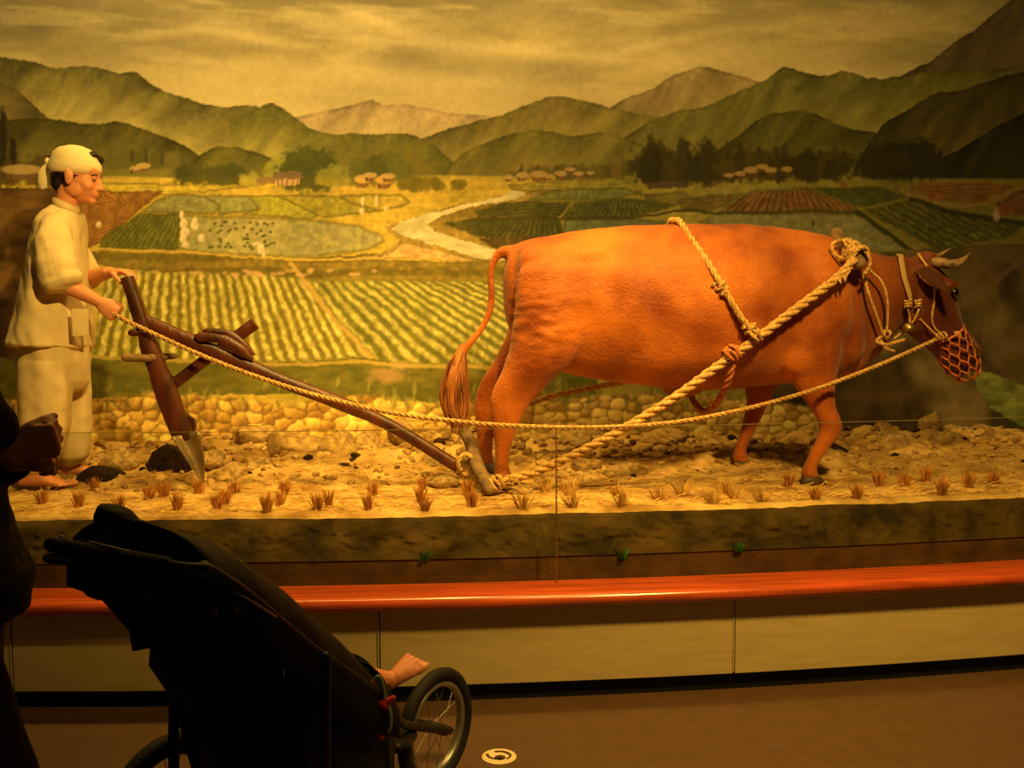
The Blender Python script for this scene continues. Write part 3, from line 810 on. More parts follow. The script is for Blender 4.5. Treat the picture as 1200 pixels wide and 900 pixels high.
RK = [
 (345, 520, 82, 34, 5.30, 'broad flat pale slab behind the plough beam, left of centre', 'rock', 3, .05),
 (392, 524, 60, 40, 5.25, 'tall pale rock beside the broad slab, under the plough beam', 'rock', 4, -.1),
 (432, 520, 46, 22, 5.35, 'low pale rock directly under the middle of the plough beam', 'rock', 5, 0),
 (300, 508, 70, 24, 5.48, 'long pale rock lying against the painted stone wall behind the share', 'rock', 6, .1),
 (268, 558, 52, 30, 4.92, 'pale rounded boulder just right of the iron ploughshare', 'rock', 7, .1),
 (245, 536, 40, 20, 5.1, 'small flattish rock between the ploughshare and the broad slab', 'rock', 8, 0),
 (200, 540, 62, 46, 5.02, 'nearly black lump of turned earth behind the ploughshare', 'clod', 9, 0),
 (140, 538, 52, 30, 5.05, 'brown rounded stone between the farmer and the plough', 'rock', 10, -.1),
 (120, 556, 60, 22, 4.85, 'dark low clod just in front of the farmer\'s feet', 'clod', 11, 0),
 (504, 545, 40, 14, 5.0, 'small pale stone left of the beam rope ring', 'rock', 12, 0),
 (520, 562, 40, 16, 4.62, 'flat pale stone under the beam end by the wooden bar', 'rock', 13, 0),
 (733, 552, 56, 26, 4.78, 'rounded grey-tan stone under the ox belly right of the trace rope', 'rock', 14, 0),
 (690, 545, 50, 20, 4.92, 'low stone behind the trace rope under the belly', 'rock', 15, 0),
 (822, 546, 34, 22, 4.9, 'dark stone just left of the far front hoof', 'clod', 16, 0),
 (610, 572, 44, 16, 4.44, 'flat stone under the lower end of the thick trace rope', 'rock', 17, 0),
 (905, 545, 56, 20, 5.0, 'low rock between the two front legs of the ox', 'rock', 18, 0),
 (965, 540, 70, 40, 5.15, 'large dark clod right of the near front hoof', 'clod', 19, 0),
 (1040, 530, 60, 46, 5.3, 'upright tan boulder right of the front legs', 'rock', 20, .3),
 (1078, 545, 52, 22, 5.1, 'low round rock right of the upright tan boulder', 'rock', 21, 0),
 (1092, 498, 36, 30, 5.45, 'angular tan rock leaning on the backdrop below the muzzle', 'rock', 22, .4),
 (1120, 520, 100, 26, 5.45, 'long mossy rock along the backdrop at far right', 'rock', 23, -.15),
 (1150, 556, 120, 24, 5.25, 'broad low rock at the far right end of the ground', 'rock', 24, .05),
 (665, 512, 66, 20, 5.4, 'pale slab against the painted wall behind the hind legs', 'rock', 25, 0),
 (780, 510, 80, 18, 5.45, 'long slab against the painted wall behind the belly', 'rock', 26, 0),
 (470, 505, 50, 24, 5.5, 'pale rock against the painted wall left of the tail', 'rock', 27, .1),
 (370, 556, 70, 16, 4.95, 'low brown rock in front of the pale rocks at left centre', 'rock', 28, 0),
 (310, 548, 60, 18, 5.02, 'low brown rock right of the rounded boulder', 'rock', 29, 0),
]
for (a, b, c, d, Y, lab, mt, sd, tl) in RK: put_rock(a, b, c, d, Y, lab, mt, sd, None, tl)
def scatter():
    r_ = random.Random(11)
    base = [rock_mesh(100 + i, 1, .3) for i in range(5)]
    m = M(); md = M()
    for i in range(1500):
        x = r_.uniform(-2.5, 3.9); y = 4.62 + (r_.random() ** .8) * 0.95
        s_ = r_.uniform(0.008, 0.03) * (1.3 if y > 5 else 1)
        b = base[r_.randrange(5)]; tgt = m if r_.random() < .96 else md
        i0 = len(tgt.v); z = gz(x, y); R = Matrix.Rotation(r_.uniform(0, 6), 3, 'Z')
        for v in b.vertices:
            q = R @ Vector((v.co.x * s_ * 1.3, v.co.y * s_, v.co.z * s_ * .7)); tgt.v.append(Vector((x, y, z + s_ * .15)) + q)
        for p in b.polygons: tgt.f.append(tuple(i0 + k for k in p.vertices))
    o = m.build('pebbles', MT['rock'], smooth=False); tag(o, 'scattered small tan pebbles and crumbs of earth on the field', 'pebbles', kind='stuff')
    o = md.build('earth_crumbs', MT['clod'], smooth=False); tag(o, 'scattered dark crumbs of turned earth on the field', 'earth', kind='stuff')
    m = M()
    for i in range(3800):
        x = r_.uniform(-2.4, 3.8); y = bow(4.07, x) + (r_.random() ** 1.4) * 1.0
        l = r_.uniform(.012, .055); a = r_.uniform(-.7, .7) + (pi if r_.random() < .5 else 0); z = gz(x, y)
        p = Vector((x, y, z + .003)); d = Vector((cos(a), sin(a), r_.uniform(-.02, .35))) * l; sd = Vector((-sin(a), cos(a), 0.6)) * .0018
        i0 = len(m.v); m.v.extend([p - sd, p + sd, p + d + sd, p + d - sd]); m.f.append((i0, i0 + 1, i0 + 2, i0 + 3))
    o = m.build('loose_straw', MT['straw'], smooth=False); tag(o, 'loose bits of yellow straw strewn over the soil', 'straw', kind='stuff')
scatter()
TF = [(50,586),(92,590),(112,572),(140,598),(175,580),(192,578),(208,592),(233,574),(255,592),(264,586),(275,574),(312,597),(328,588),(334,575),(372,594),(386,590),(432,592),(437,576),(495,570),(493,584),(498,594),(553,590),(548,577),(614,594),(640,572),(673,592),(668,576),(730,590),(724,576),(773,582),(800,575),(835,585),(850,575),(862,580),(892,582),(924,566),(956,582),(1012,583),(1030,566),(1060,566),(1110,578),(1085,560),(1135,568),(1165,562)]
def where(px):
    for lim, s_ in ((95, 'near the farmer\'s bare feet'), (210, 'left of the ploughshare'), (300, 'just right of the ploughshare'), (400, 'below the middle of the plough beam'), (520, 'below the end of the plough beam'), (600, 'below the wooden bar'), (700, 'by the glass seam'), (800, 'below the ox belly'), (900, 'below the far front leg'), (1000, 'below the near front hoof')):
        if px < lim: return s_
    return 'right of the ox'
ORD = ['leftmost', 'second', 'third', 'fourth', 'fifth', 'sixth', 'seventh', 'eighth', 'ninth']
TF.sort()
regs = {}
for q in TF: regs.setdefault(where(q[0]), []).append(q)
rowdone = {}
r_ = random.Random(3)
for i, (px_, py_) in enumerate(TF):
    p = atz(px_, py_ + 4, .668); y = max(p.y, bow(4.07, p.x)); z = gz(p.x, y)
    rust = px_ < 560 or px_ > 900
    m = M(); blade_tuft(m, (0, 0, 0), r_.uniform(.062, .095), 60 if rust else 44, .034 if rust else .055, .0032, r_)
    o = m.build('rice_stubble', MT['straw2' if rust else 'straw'], smooth=False); o.location = (p.x, y, z - .004)
    wh = where(px_)
    k = regs[wh].index((px_, py_)); n_ = len(regs[wh])
    od = 'leftmost' if k == 0 else ('rightmost' if k == n_ - 1 else ORD[k] + ' from left')
    tag(o, '%s %s stubble tuft %s' % (od, 'rusty' if rust else 'straw-yellow', wh), 'stubble', 'rice stubble tufts ' + wh)
# ================================================================ the ox
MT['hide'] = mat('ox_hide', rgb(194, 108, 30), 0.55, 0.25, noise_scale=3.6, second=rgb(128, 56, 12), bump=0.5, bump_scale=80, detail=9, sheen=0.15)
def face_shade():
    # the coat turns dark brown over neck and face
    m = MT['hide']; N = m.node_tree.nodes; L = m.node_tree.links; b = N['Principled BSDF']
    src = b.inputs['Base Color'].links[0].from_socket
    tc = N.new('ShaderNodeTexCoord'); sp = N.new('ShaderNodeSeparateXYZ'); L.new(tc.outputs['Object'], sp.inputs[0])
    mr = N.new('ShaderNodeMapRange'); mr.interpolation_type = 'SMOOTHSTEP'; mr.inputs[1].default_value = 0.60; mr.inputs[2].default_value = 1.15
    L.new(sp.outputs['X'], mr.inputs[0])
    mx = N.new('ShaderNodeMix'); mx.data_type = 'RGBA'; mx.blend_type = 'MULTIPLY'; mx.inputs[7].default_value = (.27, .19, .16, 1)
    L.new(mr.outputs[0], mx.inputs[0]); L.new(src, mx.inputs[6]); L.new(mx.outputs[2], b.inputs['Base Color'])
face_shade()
MT['hoof'] = mat('hoof', rgb(70, 52, 36), 0.55, 0.3, noise_scale=30, amount=0.3)
MT['hair'] = mat('tail_hair', rgb(176, 112, 56), 0.6, 0.3, noise_scale=30, second=rgb(96, 52, 26), stretch=(1, 1, .2))
MT['horn'] = mat('horn', rgb(170, 140, 100), 0.45, 0.4, noise_scale=20, second=rgb(60, 44, 30))
MT['dark'] = mat('dark_glossy', rgb(16, 10, 8), 0.15, 0.6)
MT['muzz'] = mat('muzzle_skin', rgb(96, 62, 44), 0.5, 0.4, noise_scale=30, amount=0.3)
MT['rope'] = mat('hemp_rope', rgb(216, 178, 112), 0.85, 0.2, noise_scale=60, second=rgb(170, 126, 66), bump=0.4, bump_scale=250)
MT['wood'] = mat('dark_wood', rgb(92, 44, 22), 0.38, 0.45, noise_scale=14, second=rgb(52, 24, 14), stretch=(1, 1, .35), bump=0.3, bump_scale=50)
MT['greywood'] = mat('grey_wood', rgb(140, 112, 78), 0.8, 0.2, noise_scale=12, second=rgb(92, 72, 48), bump=0.5, bump_scale=50)
OX = 4.68
def sec_v(px, top, bot, w_, Y=OX, p=2.0, px2=None):
    a = at(px, top, Y); b = at(px2 if px2 is not None else px, bot, Y)
    return ((a + b) / 2, Vector((0, w_, 0)), (a - b) / 2, p)
def sec_h(xl, xr, py, w_, Y, py2=None, p=2.0):
    a = at(xl, py, Y); b = at(xr, py2 if py2 is not None else py, Y)
    return ((a + b) / 2, Vector((0, w_, 0)), (b - a) / 2, p)
def ox():
    root = thing('plough_ox', (at(790, 560, OX).x, OX, 0.69), 'large reddish-brown ox in rope harness walking right across the field', 'ox')
    m = M()
    body = [(601, 293, 392, .11), (609, 284, 410, .19), (628, 279, 425, .235), (655, 275, 436, .26), (690, 269, 443, .285), (730, 265, 449, .31), (780, 263, 455, .33), (830, 262, 457, .335),
            (870, 263, 455, .31), (905, 266, 450, .275), (940, 270, 448, .24), (965, 275, 447, .215), (985, 284, 442, .19)]
    m.loft([sec_v(a, b, c, d, p=2.25) for a, b, c, d in body], n=40)
    neck = [(940, 285, 445, .19, 930), (968, 279, 444, .18, 985), (992, 286, 436, .155, 1006), (1018, 296, 424, .125, 1020), (1042, 300, 408, .112, 1034), (1064, 301, 384, .10, 1052), (1080, 306, 374, .095, 1062)]
    m.loft([sec_v(a, b, c, d, px2=e) for a, b, c, d, e in neck], n=32)
    head = [((1076, 302), (1052, 346), .085), ((1093, 307), (1053, 372), .108), ((1106, 322), (1062, 388), .112), ((1115, 342), (1072, 396), .102), ((1121, 362), (1084, 406), .082),
            ((1128, 382), (1096, 417), .068), ((1135, 400), (1107, 428), .068), ((1140, 414), (1116, 436), .064), ((1141, 424), (1124, 440), .045)]
    S = []
    for a, b, w_ in head:
        A = at(*a, OX); B = at(*b, OX); S.append(((A + B) / 2, Vector((0, w_, 0)), (A - B) / 2, 2.3))
    m.loft(S, n=28)
    m.ball(at(1086, 302, OX), (.05, .07, .035))        # poll
    for s in (-1, 1):
        m.ball(at(1103, 336, OX) + Vector((0, s * .088, 0)), (.045, .028, .035))   # brow
        m.ball(at(1070, 372, OX) + Vector((0, s * .07, 0)), (.07, .045, .07))     # cheek
    # legs (left px, right px, py, half width), Y
    def leg(rows, Y, n=20): m.loft([sec_h(a, b, c, d, Y) for a, b, c, d in rows], n=n)
    leg([(606, 705, 318, .09), (602, 704, 350, .12), (600, 698, 385, .13), (596, 680, 412, .12), (588, 660, 434, .10), (579, 641, 452, .078), (574, 627, 468, .058), (575, 614, 486, .046), (578, 604, 505, .038), (579, 599, 525, .034), (579, 597, 545, .034), (578, 600, 556, .040), (580, 604, 564, .042)], 4.50)
    leg([(606, 690, 318, .08), (600, 690, 360, .11), (592, 668, 395, .11), (578, 646, 424, .09), (564, 626, 444, .07), (557, 606, 460, .055), (556, 592, 476, .045), (557, 584, 495, .038), (559, 578, 515, .034), (560, 577, 532, .034), (559, 580, 543, .04)], 4.86)
    leg([(902, 976, 312, .07), (898, 984, 350, .10), (900, 988, 385, .11), (906, 986, 412, .10), (920, 981, 436, .08), (934, 977, 456, .062), (946, 978, 474, .05), (955, 984, 488, .045), (961, 987, 500, .046), (958, 983, 512, .042), (952, 973, 524, .033), (946, 963, 536, .031), (941, 957, 547, .033), (938, 958, 554, .040), (938, 962, 561, .04)], 4.52)
    leg([(872, 950, 380, .09), (868, 935, 415, .09), (870, 916, 440, .07), (873, 907, 458, .055), (875, 899, 474, .045), (872, 893, 488, .043), (868, 886, 502, .038), (863, 878, 516, .032), (860, 874, 528, .032), (858, 876, 536, .038), (860, 880, 543, .04)], 4.86)
    # muscle and bone masses
    def lump(px, py, dy, r, rot=0.0):
        m.ball(at(px, py, OX) + Vector((0, dy, 0)), r, rot=Matrix.Rotation(rot, 3, 'Y'))
    for s in (-1, 1):
        lump(625, 312, s * .13, (.09, .07, .09))
        lump(636, 372, s * .20, (.14, .09, .22)); lump(690, 305, s * .2, (.10, .05, .06))
        lump(948, 350, s * .19, (.13, .07, .23), -.2); lump(925, 415, s * .2, (.12, .06, .10))
        lump(985, 400, s * .10, (.07, .09, .12))
    lump(990, 420, 0, (.11, .12, .09)); lump(1012, 405, 0, (.09, .07, .08), .3)
    # nostril swell, lips
    lump(1136, 412, 0, (.04, .075, .05))
    # udder-side fold / sheath
    lump(800, 457, 0, (.10, .05, .035))
    # tail dock into the body
    tube(m, [at(640, 292, OX), at(618, 292, OX), at(602, 294, OX), at(588, 295, OX), at(579, 306, OX), at(575, 322, OX), at(576, 345, OX), at(573, 368, OX), at(562, 388, OX), at(549, 404, OX), at(541, 418, OX)], [.03, .034, .032, .028, .022, .020, .019, .018, .018, .018, .016])
    # ears hang sideways and forward
    ears = []
    for s in (-1, 1):
        e0 = at(1068, 314, OX) + Vector((0, s * .09, 0)); A_ = Vector((.045, s * .62, -.42)).normalized(); B_ = Vector((1, s * .1, .25)); B_ = (B_ - A_ * B_.dot(A_)).normalized(); N_ = A_.cross(B_).normalized()
        if N_.x < 0: N_ = -N_
        rows = [(0, .024, .020), (.03, .036, .016), (.07, .050, .012), (.11, .046, .010), (.15, .028, .008), (.175, .010, .005)]
        bend = lambda q: Vector((.9, 0, -.5)) * q * q * 2.2
        m.loft([(e0 + A_ * q + bend(q), B_ * a, N_ * b) for q, a, b in rows], n=16)
        ears.append((e0, A_, B_, N_, rows, bend, s))
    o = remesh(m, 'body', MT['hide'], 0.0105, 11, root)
    def wr(c):
        P = c
        a = at(628, 385, 4.40); d = (P - a); k = math.exp(-((d.x / .16) ** 2 + (d.z / .17) ** 2)) if P.y < 4.6 else 0
        v = k * .009 * noise.noise(Vector((P.x * 20, P.y * 6, P.z * 46)))
        v += .005 * noise.noise(P * 9) + .0035 * noise.noise(P * 4)
        b = at(760, 350, 4.4); d = P - b; k = math.exp(-((d.x / .3) ** 2 + (d.z / .2) ** 2))
        v += k * .004 * sin((P.x + P.z * .35) * 36 + 2 * noise.noise(P * 5))
        return v
    displace(o, wr)
    # hooves
    def hoof(xl, xr, y0, y1, Y, w_=.043):
        for s in (-1, 1):
            h = M()
            dy = s * w_ * .52
            a = sec_h(xl + 2, xr - 8, y0, w_ * .52, Y + dy, p=2.6); b = sec_h(xl, xr - 3, (y0 + y1) / 2, w_ * .6, Y + dy, p=2.6); c = sec_h(xl - 1, xr + 1, y1, w_ * .62, Y + dy, p=2.8)
            h.loft([a, b, c], n=16, dome=0.15); h.build('hoof', MT['hoof'], root)
    hoof(580, 617, 563, 577, 4.50); hoof(560, 590, 543, 556, 4.86); hoof(938, 970, 559, 571, 4.52); hoof(860, 886, 541, 553, 4.86)
    # eyes, nostrils
    for s in (-1, 1):
        h = M(); h.ball(at(1106, 343, OX) + Vector((0, s * .098, 0)), .021); h.build('eye', MT['dark'], root)
        h = M(); h.ball(at(1137, 409, OX) + Vector((0, s * .045, 0)), (.014, .02, .012)); h.build('nostril', MT['dark'], root)
    h = M(); h.loft([(at(1133, 398, OX), (0, .062, 0), (.01, 0, .03)), (at(1142, 410, OX), (0, .066, 0), (.012, 0, .03)), (at(1142, 424, OX), (0, .05, 0), (.012, 0, .022))], n=16)
    h.build('nose_pad', MT['muzz'], root)
    # horns
    for s in (-1, 1):
        P0 = at(1088, 308, OX) + Vector((0, s * .075, 0))
        P = [P0, P0 + Vector((.05, s * .05, .01)), P0 + Vector((.11, s * .055, .035)), P0 + Vector((.165, s * .03, .075))] if s > 0 else [P0, P0 + Vector((.045, s * .06, -.01)), P0 + Vector((.10, s * .06, .005)), P0 + Vector((.15, s * .03, .04))]
        h = M(); tube(h, P, [.027, .022, .015, .004]); h.build('horn', MT['horn'], root)
    for e0, A_, B_, N_, rows, bend, sgn in ears:
        for off in (Vector((0, -1, 0)),) if sgn < 0 else (Vector((0, 1, 0)),):
            h = M(); h.loft([(e0 + A_ * q + bend(q) + (N_ if N_.dot(off) > 0 else -N_) * (b * .75 + .002), B_ * a * .7, N_ * b * .5) for q, a, b in rows[1:]], n=14)
            h.build('inner_ear', mat('ear_shade', rgb(60, 28, 16), .9), root)  # dark colour painted for the shade inside the ear
    # tail switch
    h = M(); r_ = random.Random(4)
    for i in range(150):
        a = r_.uniform(0, 2 * pi); q = sqrt(r_.random())
        c0 = at(543 + r_.uniform(-3, 3), 412 + r_.uniform(-8, 10), OX); 
        w1 = 14 * q * cos(a); e = at(534 + w1 * 1.0, 440 + r_.uniform(-6, 8), OX) + Vector((0, .045 * q * sin(a), 0))
        f_ = at(533 + w1 * 1.15 + r_.uniform(-3, 3), 470 + r_.uniform(-5, 8), OX) + Vector((0, .04 * q * sin(a), 0))
        g_ = at(536 + w1 * .7 + r_.uniform(-4, 4), 495 + r_.uniform(-12, 20) * (1.2 - q), OX) + Vector((0, .03 * q * sin(a), 0))
        tube(h, [c0, e, f_, g_], [.007, .007, .006, .0012], n=5, k=4)
    h.build('tail_hair', MT['hair'], root)
ox()
# ---------------------------------------------------------------- harness
def rope_thing(name, P, r, lab, cat='rope', mt='rope', **kw):
    m = M(); rope_mesh(m, P, r, **kw)
    o = m.build(name, MT[mt], origin=P[0]); tag(o, lab, cat); return o
def coil(m, c, axis, R, r, turns=3, wob=.3, seed=1, seg=14, spread=.02):
    """turns of cord wound round an axis"""
    ax = Vector(axis).normalized(); U = ax.orthogonal().normalized(); V = ax.cross(U); r_ = random.Random(seed)
    P = []
    for i in range(turns * seg + 1):
        a = 2 * pi * i / seg; k = 1 + wob * .3 * sin(a * 1.7 + seed)
        P.append(Vector(c) + (U * cos(a) + V * sin(a)) * R * k + ax * (spread * (i / (turns * seg) - .5) * 2 + r * .4 * sin(a * 2.3)))
    rope_mesh(m, P, r, smoothk=2, seg=6)
NY = 4.34
# yoke: bent branch over the neck
m = M()
YK = [at(984, 283, OX + .24) + Vector((0, 0, -.08)), at(984, 283, OX + .12) + Vector((0, 0, -.0)), at(980, 278, OX) + Vector((0, 0, .015)), at(986, 285, OX - .10), at(998, 298, 4.50), at(1007, 308, 4.40)]
tube(m, YK, [.026, .028, .034, .033, .031, .031], n=14)
o = m.build('neck_yoke', MT['greywood'], origin=YK[2]); tag(o, 'bent grey wooden yoke over the ox neck, its cut end bound with rope', 'yoke')
# thick trace rope near side
T = [at(1001, 304, 4.385), at(985, 322, 4.37), at(960, 342, 4.36), at(925, 368, 4.345), at(880, 402, 4.335), at(840, 430, 4.33), at(790, 466, 4.34), at(730, 503, 4.37), at(675, 532, 4.40), at(630, 552, 4.41), at(595, 563, 4.42), at(580, 567, 4.42)]
rope_thing('trace_rope', T, .0225, 'thick yellow trace rope running from yoke down to the wooden bar', seg=8, n=7)
T2 = [at(984, 300, OX + .26), at(930, 380, OX + .38), at(840, 425, OX + .38), at(760, 442, OX + .36), at(690, 455, OX + .36), at(640, 466, OX + .36), at(600, 482, 4.98), at(548, 507, 4.94)]
rope_thing('trace_rope', T2, .017, 'shadowed far trace rope behind the ox hind legs, seen under the flank')
# knots at the yoke
m = M(); coil(m, at(1002, 299, 4.44), (.35, -1, -.5), .048, .010, 5, seed=2, spread=.045)
coil(m, at(998, 292, 4.47), (.9, -.3, .5), .055, .009, 2, seed=5, spread=.02)
P = [at(1010, 290, 4.42), at(1018, 300, 4.39), at(1019, 312, 4.39), at(1012, 322, 4.39)]
rope_mesh(m, P, .009); rope_mesh(m, [at(985, 282, 4.5), at(976, 286, 4.47), at(977, 297, 4.45), at(988, 304, 4.42)], .010)
r_ = random.Random(8)
for i in range(5):
    a = at(984 + i * 3, 322 - i, 4.36); rope_mesh(m, [a, a + Vector((-.02, -.01, -.02)), a + Vector((-.02 + r_.uniform(-.01, .01), -.015, -.045))], .005)
o = m.build('yoke_lashing', MT['rope'], origin=at(1002, 299, 4.44)); tag(o, 'bulky rope lashing wound round the near end of the neck yoke', 'rope')
# throat cords
m = M()
rope_mesh(m, [at(1012, 322, 4.47), at(1018, 345, 4.46), at(1027, 370, 4.48), at(1034, 392, 4.52)], .0085)
rope_mesh(m, [at(1020, 317, 4.5), at(1034, 332, 4.49), at(1040, 355, 4.49), at(1039, 390, 4.52)], .007)
coil(m, at(1038, 392, 4.53), (0, -1, 0), .018, .008, 2, seed=3)
rope_mesh(m, [at(1034, 394, 4.52), at(1027, 400, 4.5), at(1038, 404, 4.5), at(1050, 401, 4.51), at(1060, 398, 4.52)], .009)
rope_mesh(m, [at(1032, 399, 4.51), at(1038, 408, 4.5), at(1048, 412, 4.52)], .008)
o = m.build('throat_cord', MT['rope'], origin=at(1038, 392, 4.53)); tag(o, 'knotted throat cords hanging from the yoke below the neck', 'cord')
# girth rope over the back
def girth():
    P = [(785, 262, OX + .10), (790, 261, OX), (797, 263, OX - .10), (812, 284, OX - .22), (830, 310, OX - .295), (848, 340, OX - .335), (866, 370, OX - .352), (880, 388, OX - .352)]
    Q = [at(782, 300, OX + .34), at(783, 275, OX + .24)] + [at(a, b, Y) + Vector((0, -.012, .008 if i < 3 else 0)) for i, (a, b, Y) in enumerate(P)]
    m = M(); rope_mesh(m, Q, .0165, seg=7)
    coil(m, at(844, 336, OX - .33), (.5, 0, -.8), .026, .010, 2, seed=6, spread=.03)
    coil(m, at(880, 386, OX - .355), (.5, 0, -.8), .026, .010, 2, seed=7, spread=.03)
    coil(m, at(884, 392, OX - .36), (.8, 0, .5), .030, .009, 2, seed=9, spread=.02)
    o = m.build('back_rope', MT['rope'], origin=Q[3]); tag(o, 'yellow rope across the ox back, knotted onto the trace rope', 'rope')
    m = M()
    coil(m, at(858, 414, OX - .355), (.8, 0, .5), .032, .010, 3, seed=4, spread=.03)
    rope_mesh(m, [at(862, 405, OX - .35), at(858, 430, OX - .345), at(852, 450, OX - .30), at(842, 468, OX - .20), at(832, 480, OX - .05), at(824, 482, OX + .05), at(815, 474, OX + .2), at(808, 460, OX + .3)], .0175)
    o = m.build('belly_rope', mat('tan_belly_rope', rgb(178, 110, 60), .85, .2, noise_scale=60, amount=.3), origin=at(858, 414, OX - .355)); tag(o, 'brownish rope looping from the trace rope under the ox belly', 'rope')
girth()
# halter
m = M()
lx = lambda px, py, dy: at(px, py, OX - dy)
m.loft([(lx(1054, 299, .0) + Vector((0, 0, .004)), (.014, 0, 0), (0, .03, .005)), (lx(1056, 302, .075), (.014, 0, 0), (0, .006, .004)), (lx(1060, 325, .115), (.013, 0, .002), (0, .004, 0)), (lx(1066, 345, .125), (.012, 0, .002), (0, .004, 0)), (lx(1068, 358, .13), (.006, 0, 0), (0, .004, 0))], n=10)
o = m.build('cheek_band', mat('grey_band', rgb(160, 132, 84), .8), origin=lx(1060, 325, .115)); tag(o, 'flat greyish cloth band behind the ox ear holding the bell', 'band')
m = M(); coil(m, lx(1064, 356, .14), (0, 0, 1), .014, .006, 3, seed=2, spread=.02); coil(m, lx(1076, 356, .13), (0, 0, 1), .013, .006, 3, seed=3, spread=.02)
rope_mesh(m, [lx(1064, 362, .14), lx(1066, 372, .135), lx(1066, 378, .135)], .005); rope_mesh(m, [lx(1077, 362, .13), lx(1072, 374, .135), lx(1068, 379, .135)], .006)
rope_mesh(m, [lx(1067, 379, .135), lx(1060, 388, .12), lx(1053, 393, .12), lx(1048, 397, .13)], .006)
o = m.build('bell_cord', MT['rope'], origin=lx(1064, 356, .14)); tag(o, 'short knotted cord below the cheek band holding the bell', 'cord')
m = M(); b0 = lx(1065, 384, .145)
rings = []
for z, r in ((.024, .004), (.022, .014), (.014, .025), (0, .030), (-.016, .032), (-.017, .026), (.0, .022), (.01, .01)): rings.append([b0 + Vector((cos(a) * r, sin(a) * r, z)) for a in [2 * pi * i / 20 for i in range(20)]])
m.ring_loft(rings); o = m.build('ox_bell', mat('brass', rgb(150, 120, 66), .35, .5, .8), origin=b0); tag(o, 'small dull brass bell hanging beside the ox cheek', 'bell')
# head rope from the poll to the muzzle, and rein
m = M()
rope_mesh(m, [lx(1076, 297, 0), lx(1080, 303, .075), lx(1090, 318, .11), lx(1095, 335, .125), lx(1095, 352, .122), lx(1092, 372, .11), lx(1095, 384, .10), lx(1104, 392, .095)], .006)
rope_mesh(m, [lx(1078, 374, .12), lx(1088, 384, .11), lx(1098, 393, .10)], .006)
coil(m, lx(1103, 394, .10), (1, 0, .2), .016, .007, 3, seed=4, spread=.03)
coil(m, lx(1122, 392, .085), (1, 0, .2), .013, .006, 2, seed=5, spread=.015)
o = m.build('halter_rope', MT['rope'], origin=lx(1103, 394, .10)); tag(o, 'thin head rope running from the horns down to the muzzle basket', 'rope')
# muzzle basket (net)
def basket():
    m = M(); ax0 = at(1108, 392, OX); ax1 = at(1133, 436, OX); ax = (ax1 - ax0).normalized()
    V = Vector((0, 1, 0)); U = V.cross(ax).normalized(); Lg = (ax1 - ax0).length + .035
    def P(a, t):
        r = .105 * (1 - .12 * t) if t < .6 else .098 * sqrt(max(0.02, 1 - ((t - .6) / .46) ** 2))
        return ax0 + ax * Lg * t + (U * cos(a) * .86 + V * sin(a) * .92) * r
    nA = 11; rows = [0, .2, .4, .6, .8, .97]
    for j in range(len(rows) - 1):
        for i in range(nA):
            o_ = .5 * (j % 2)
            a = 2 * pi * (i + o_) / nA; b = 2 * pi * (i + .5 + o_) / nA; c = 2 * pi * (i - .5 + o_) / nA
            m_ = (rows[j] + rows[j + 1]) / 2 - .02
            m.chain([P(a, rows[j]), P(a, m_)], .0042, n=5); m.chain([P(a, m_), P(b, rows[j + 1])], .0042, n=5); m.chain([P(a, m_), P(c, rows[j + 1])], .0042, n=5)
    m.chain([P(2 * pi * i / 24, 0) for i in range(25)], .006, n=6)
    o = m.build('muzzle_basket', mat('red_straw_cord', rgb(196, 112, 62), .8, .2, noise_scale=40, amount=.3), origin=ax0); tag(o, 'open net muzzle basket of reddish cord over the ox nose', 'muzzle')
basket()
REIN_HAND = at(139, 371, 4.72)
Rn = [at(128, 362, 4.64), at(139, 371, 4.63), at(180, 391, 4.60), at(240, 418, 4.58), at(300, 441, 4.5), at(370, 463, 4.42), at(450, 482, 4.34), at(520, 492, 4.30), at(600, 499, 4.27), at(700, 501, 4.27), at(790, 495, 4.28), at(870, 480, 4.32), at(950, 458, 4.38), at(1020, 432, 4.46), at(1075, 408, 4.55), at(1103, 395, 4.58)]
rope_thing('rein_rope', Rn, .0115, 'long thin yellow rein sagging from the farmer\'s hand to the ox muzzle', n=5, seg=6)
# ---------------------------------------------------------------- swingle bar and plough
m = M(); W0 = at(543, 505, 4.93); W1 = at(573, 573, 4.36)
tube(m, [W0, W0.lerp(W1, .25) + Vector((.006, 0, .01)), W0.lerp(W1, .6) + Vector((-.006, 0, 0)), W1], [.029, .032, .033, .028], n=12)
o = m.build('swingle_bar', MT['greywood'], origin=W1); tag(o, 'grey weathered wooden bar slanting behind the ox hind hooves', 'bar')
m = M()
coil(m, at(583, 566, 4.385), (1, .1, .4), .03, .010, 3, seed=3, spread=.03)
r_ = random.Random(5)
for i in range(9):
    a = at(590 + r_.uniform(-8, 8), 566 + r_.uniform(-3, 3), 4.37); rope_mesh(m, [a, a + Vector((.03, -.01, r_.uniform(-.01, .03))), a + Vector((.06, -.01, r_.uniform(-.035, .02)))], .003)
o = m.build('bar_lashing', MT['rope'], origin=at(583, 566, 4.385)); tag(o, 'frayed rope knot tying the trace rope to the wooden bar', 'rope')
m = M(); coil(m, at(546, 545, 4.60), (.35, -1, .1), .045, .012, 2, seed=8, spread=.02)
rope_mesh(m, [at(535, 540, 4.6), at(545, 532, 4.6), at(556, 536, 4.62)], .010)
o = m.build('ring_rope', MT['rope'], origin=at(546, 545, 4.60)); tag(o, 'rope ring joining the plough beam end to the wooden bar', 'rope')
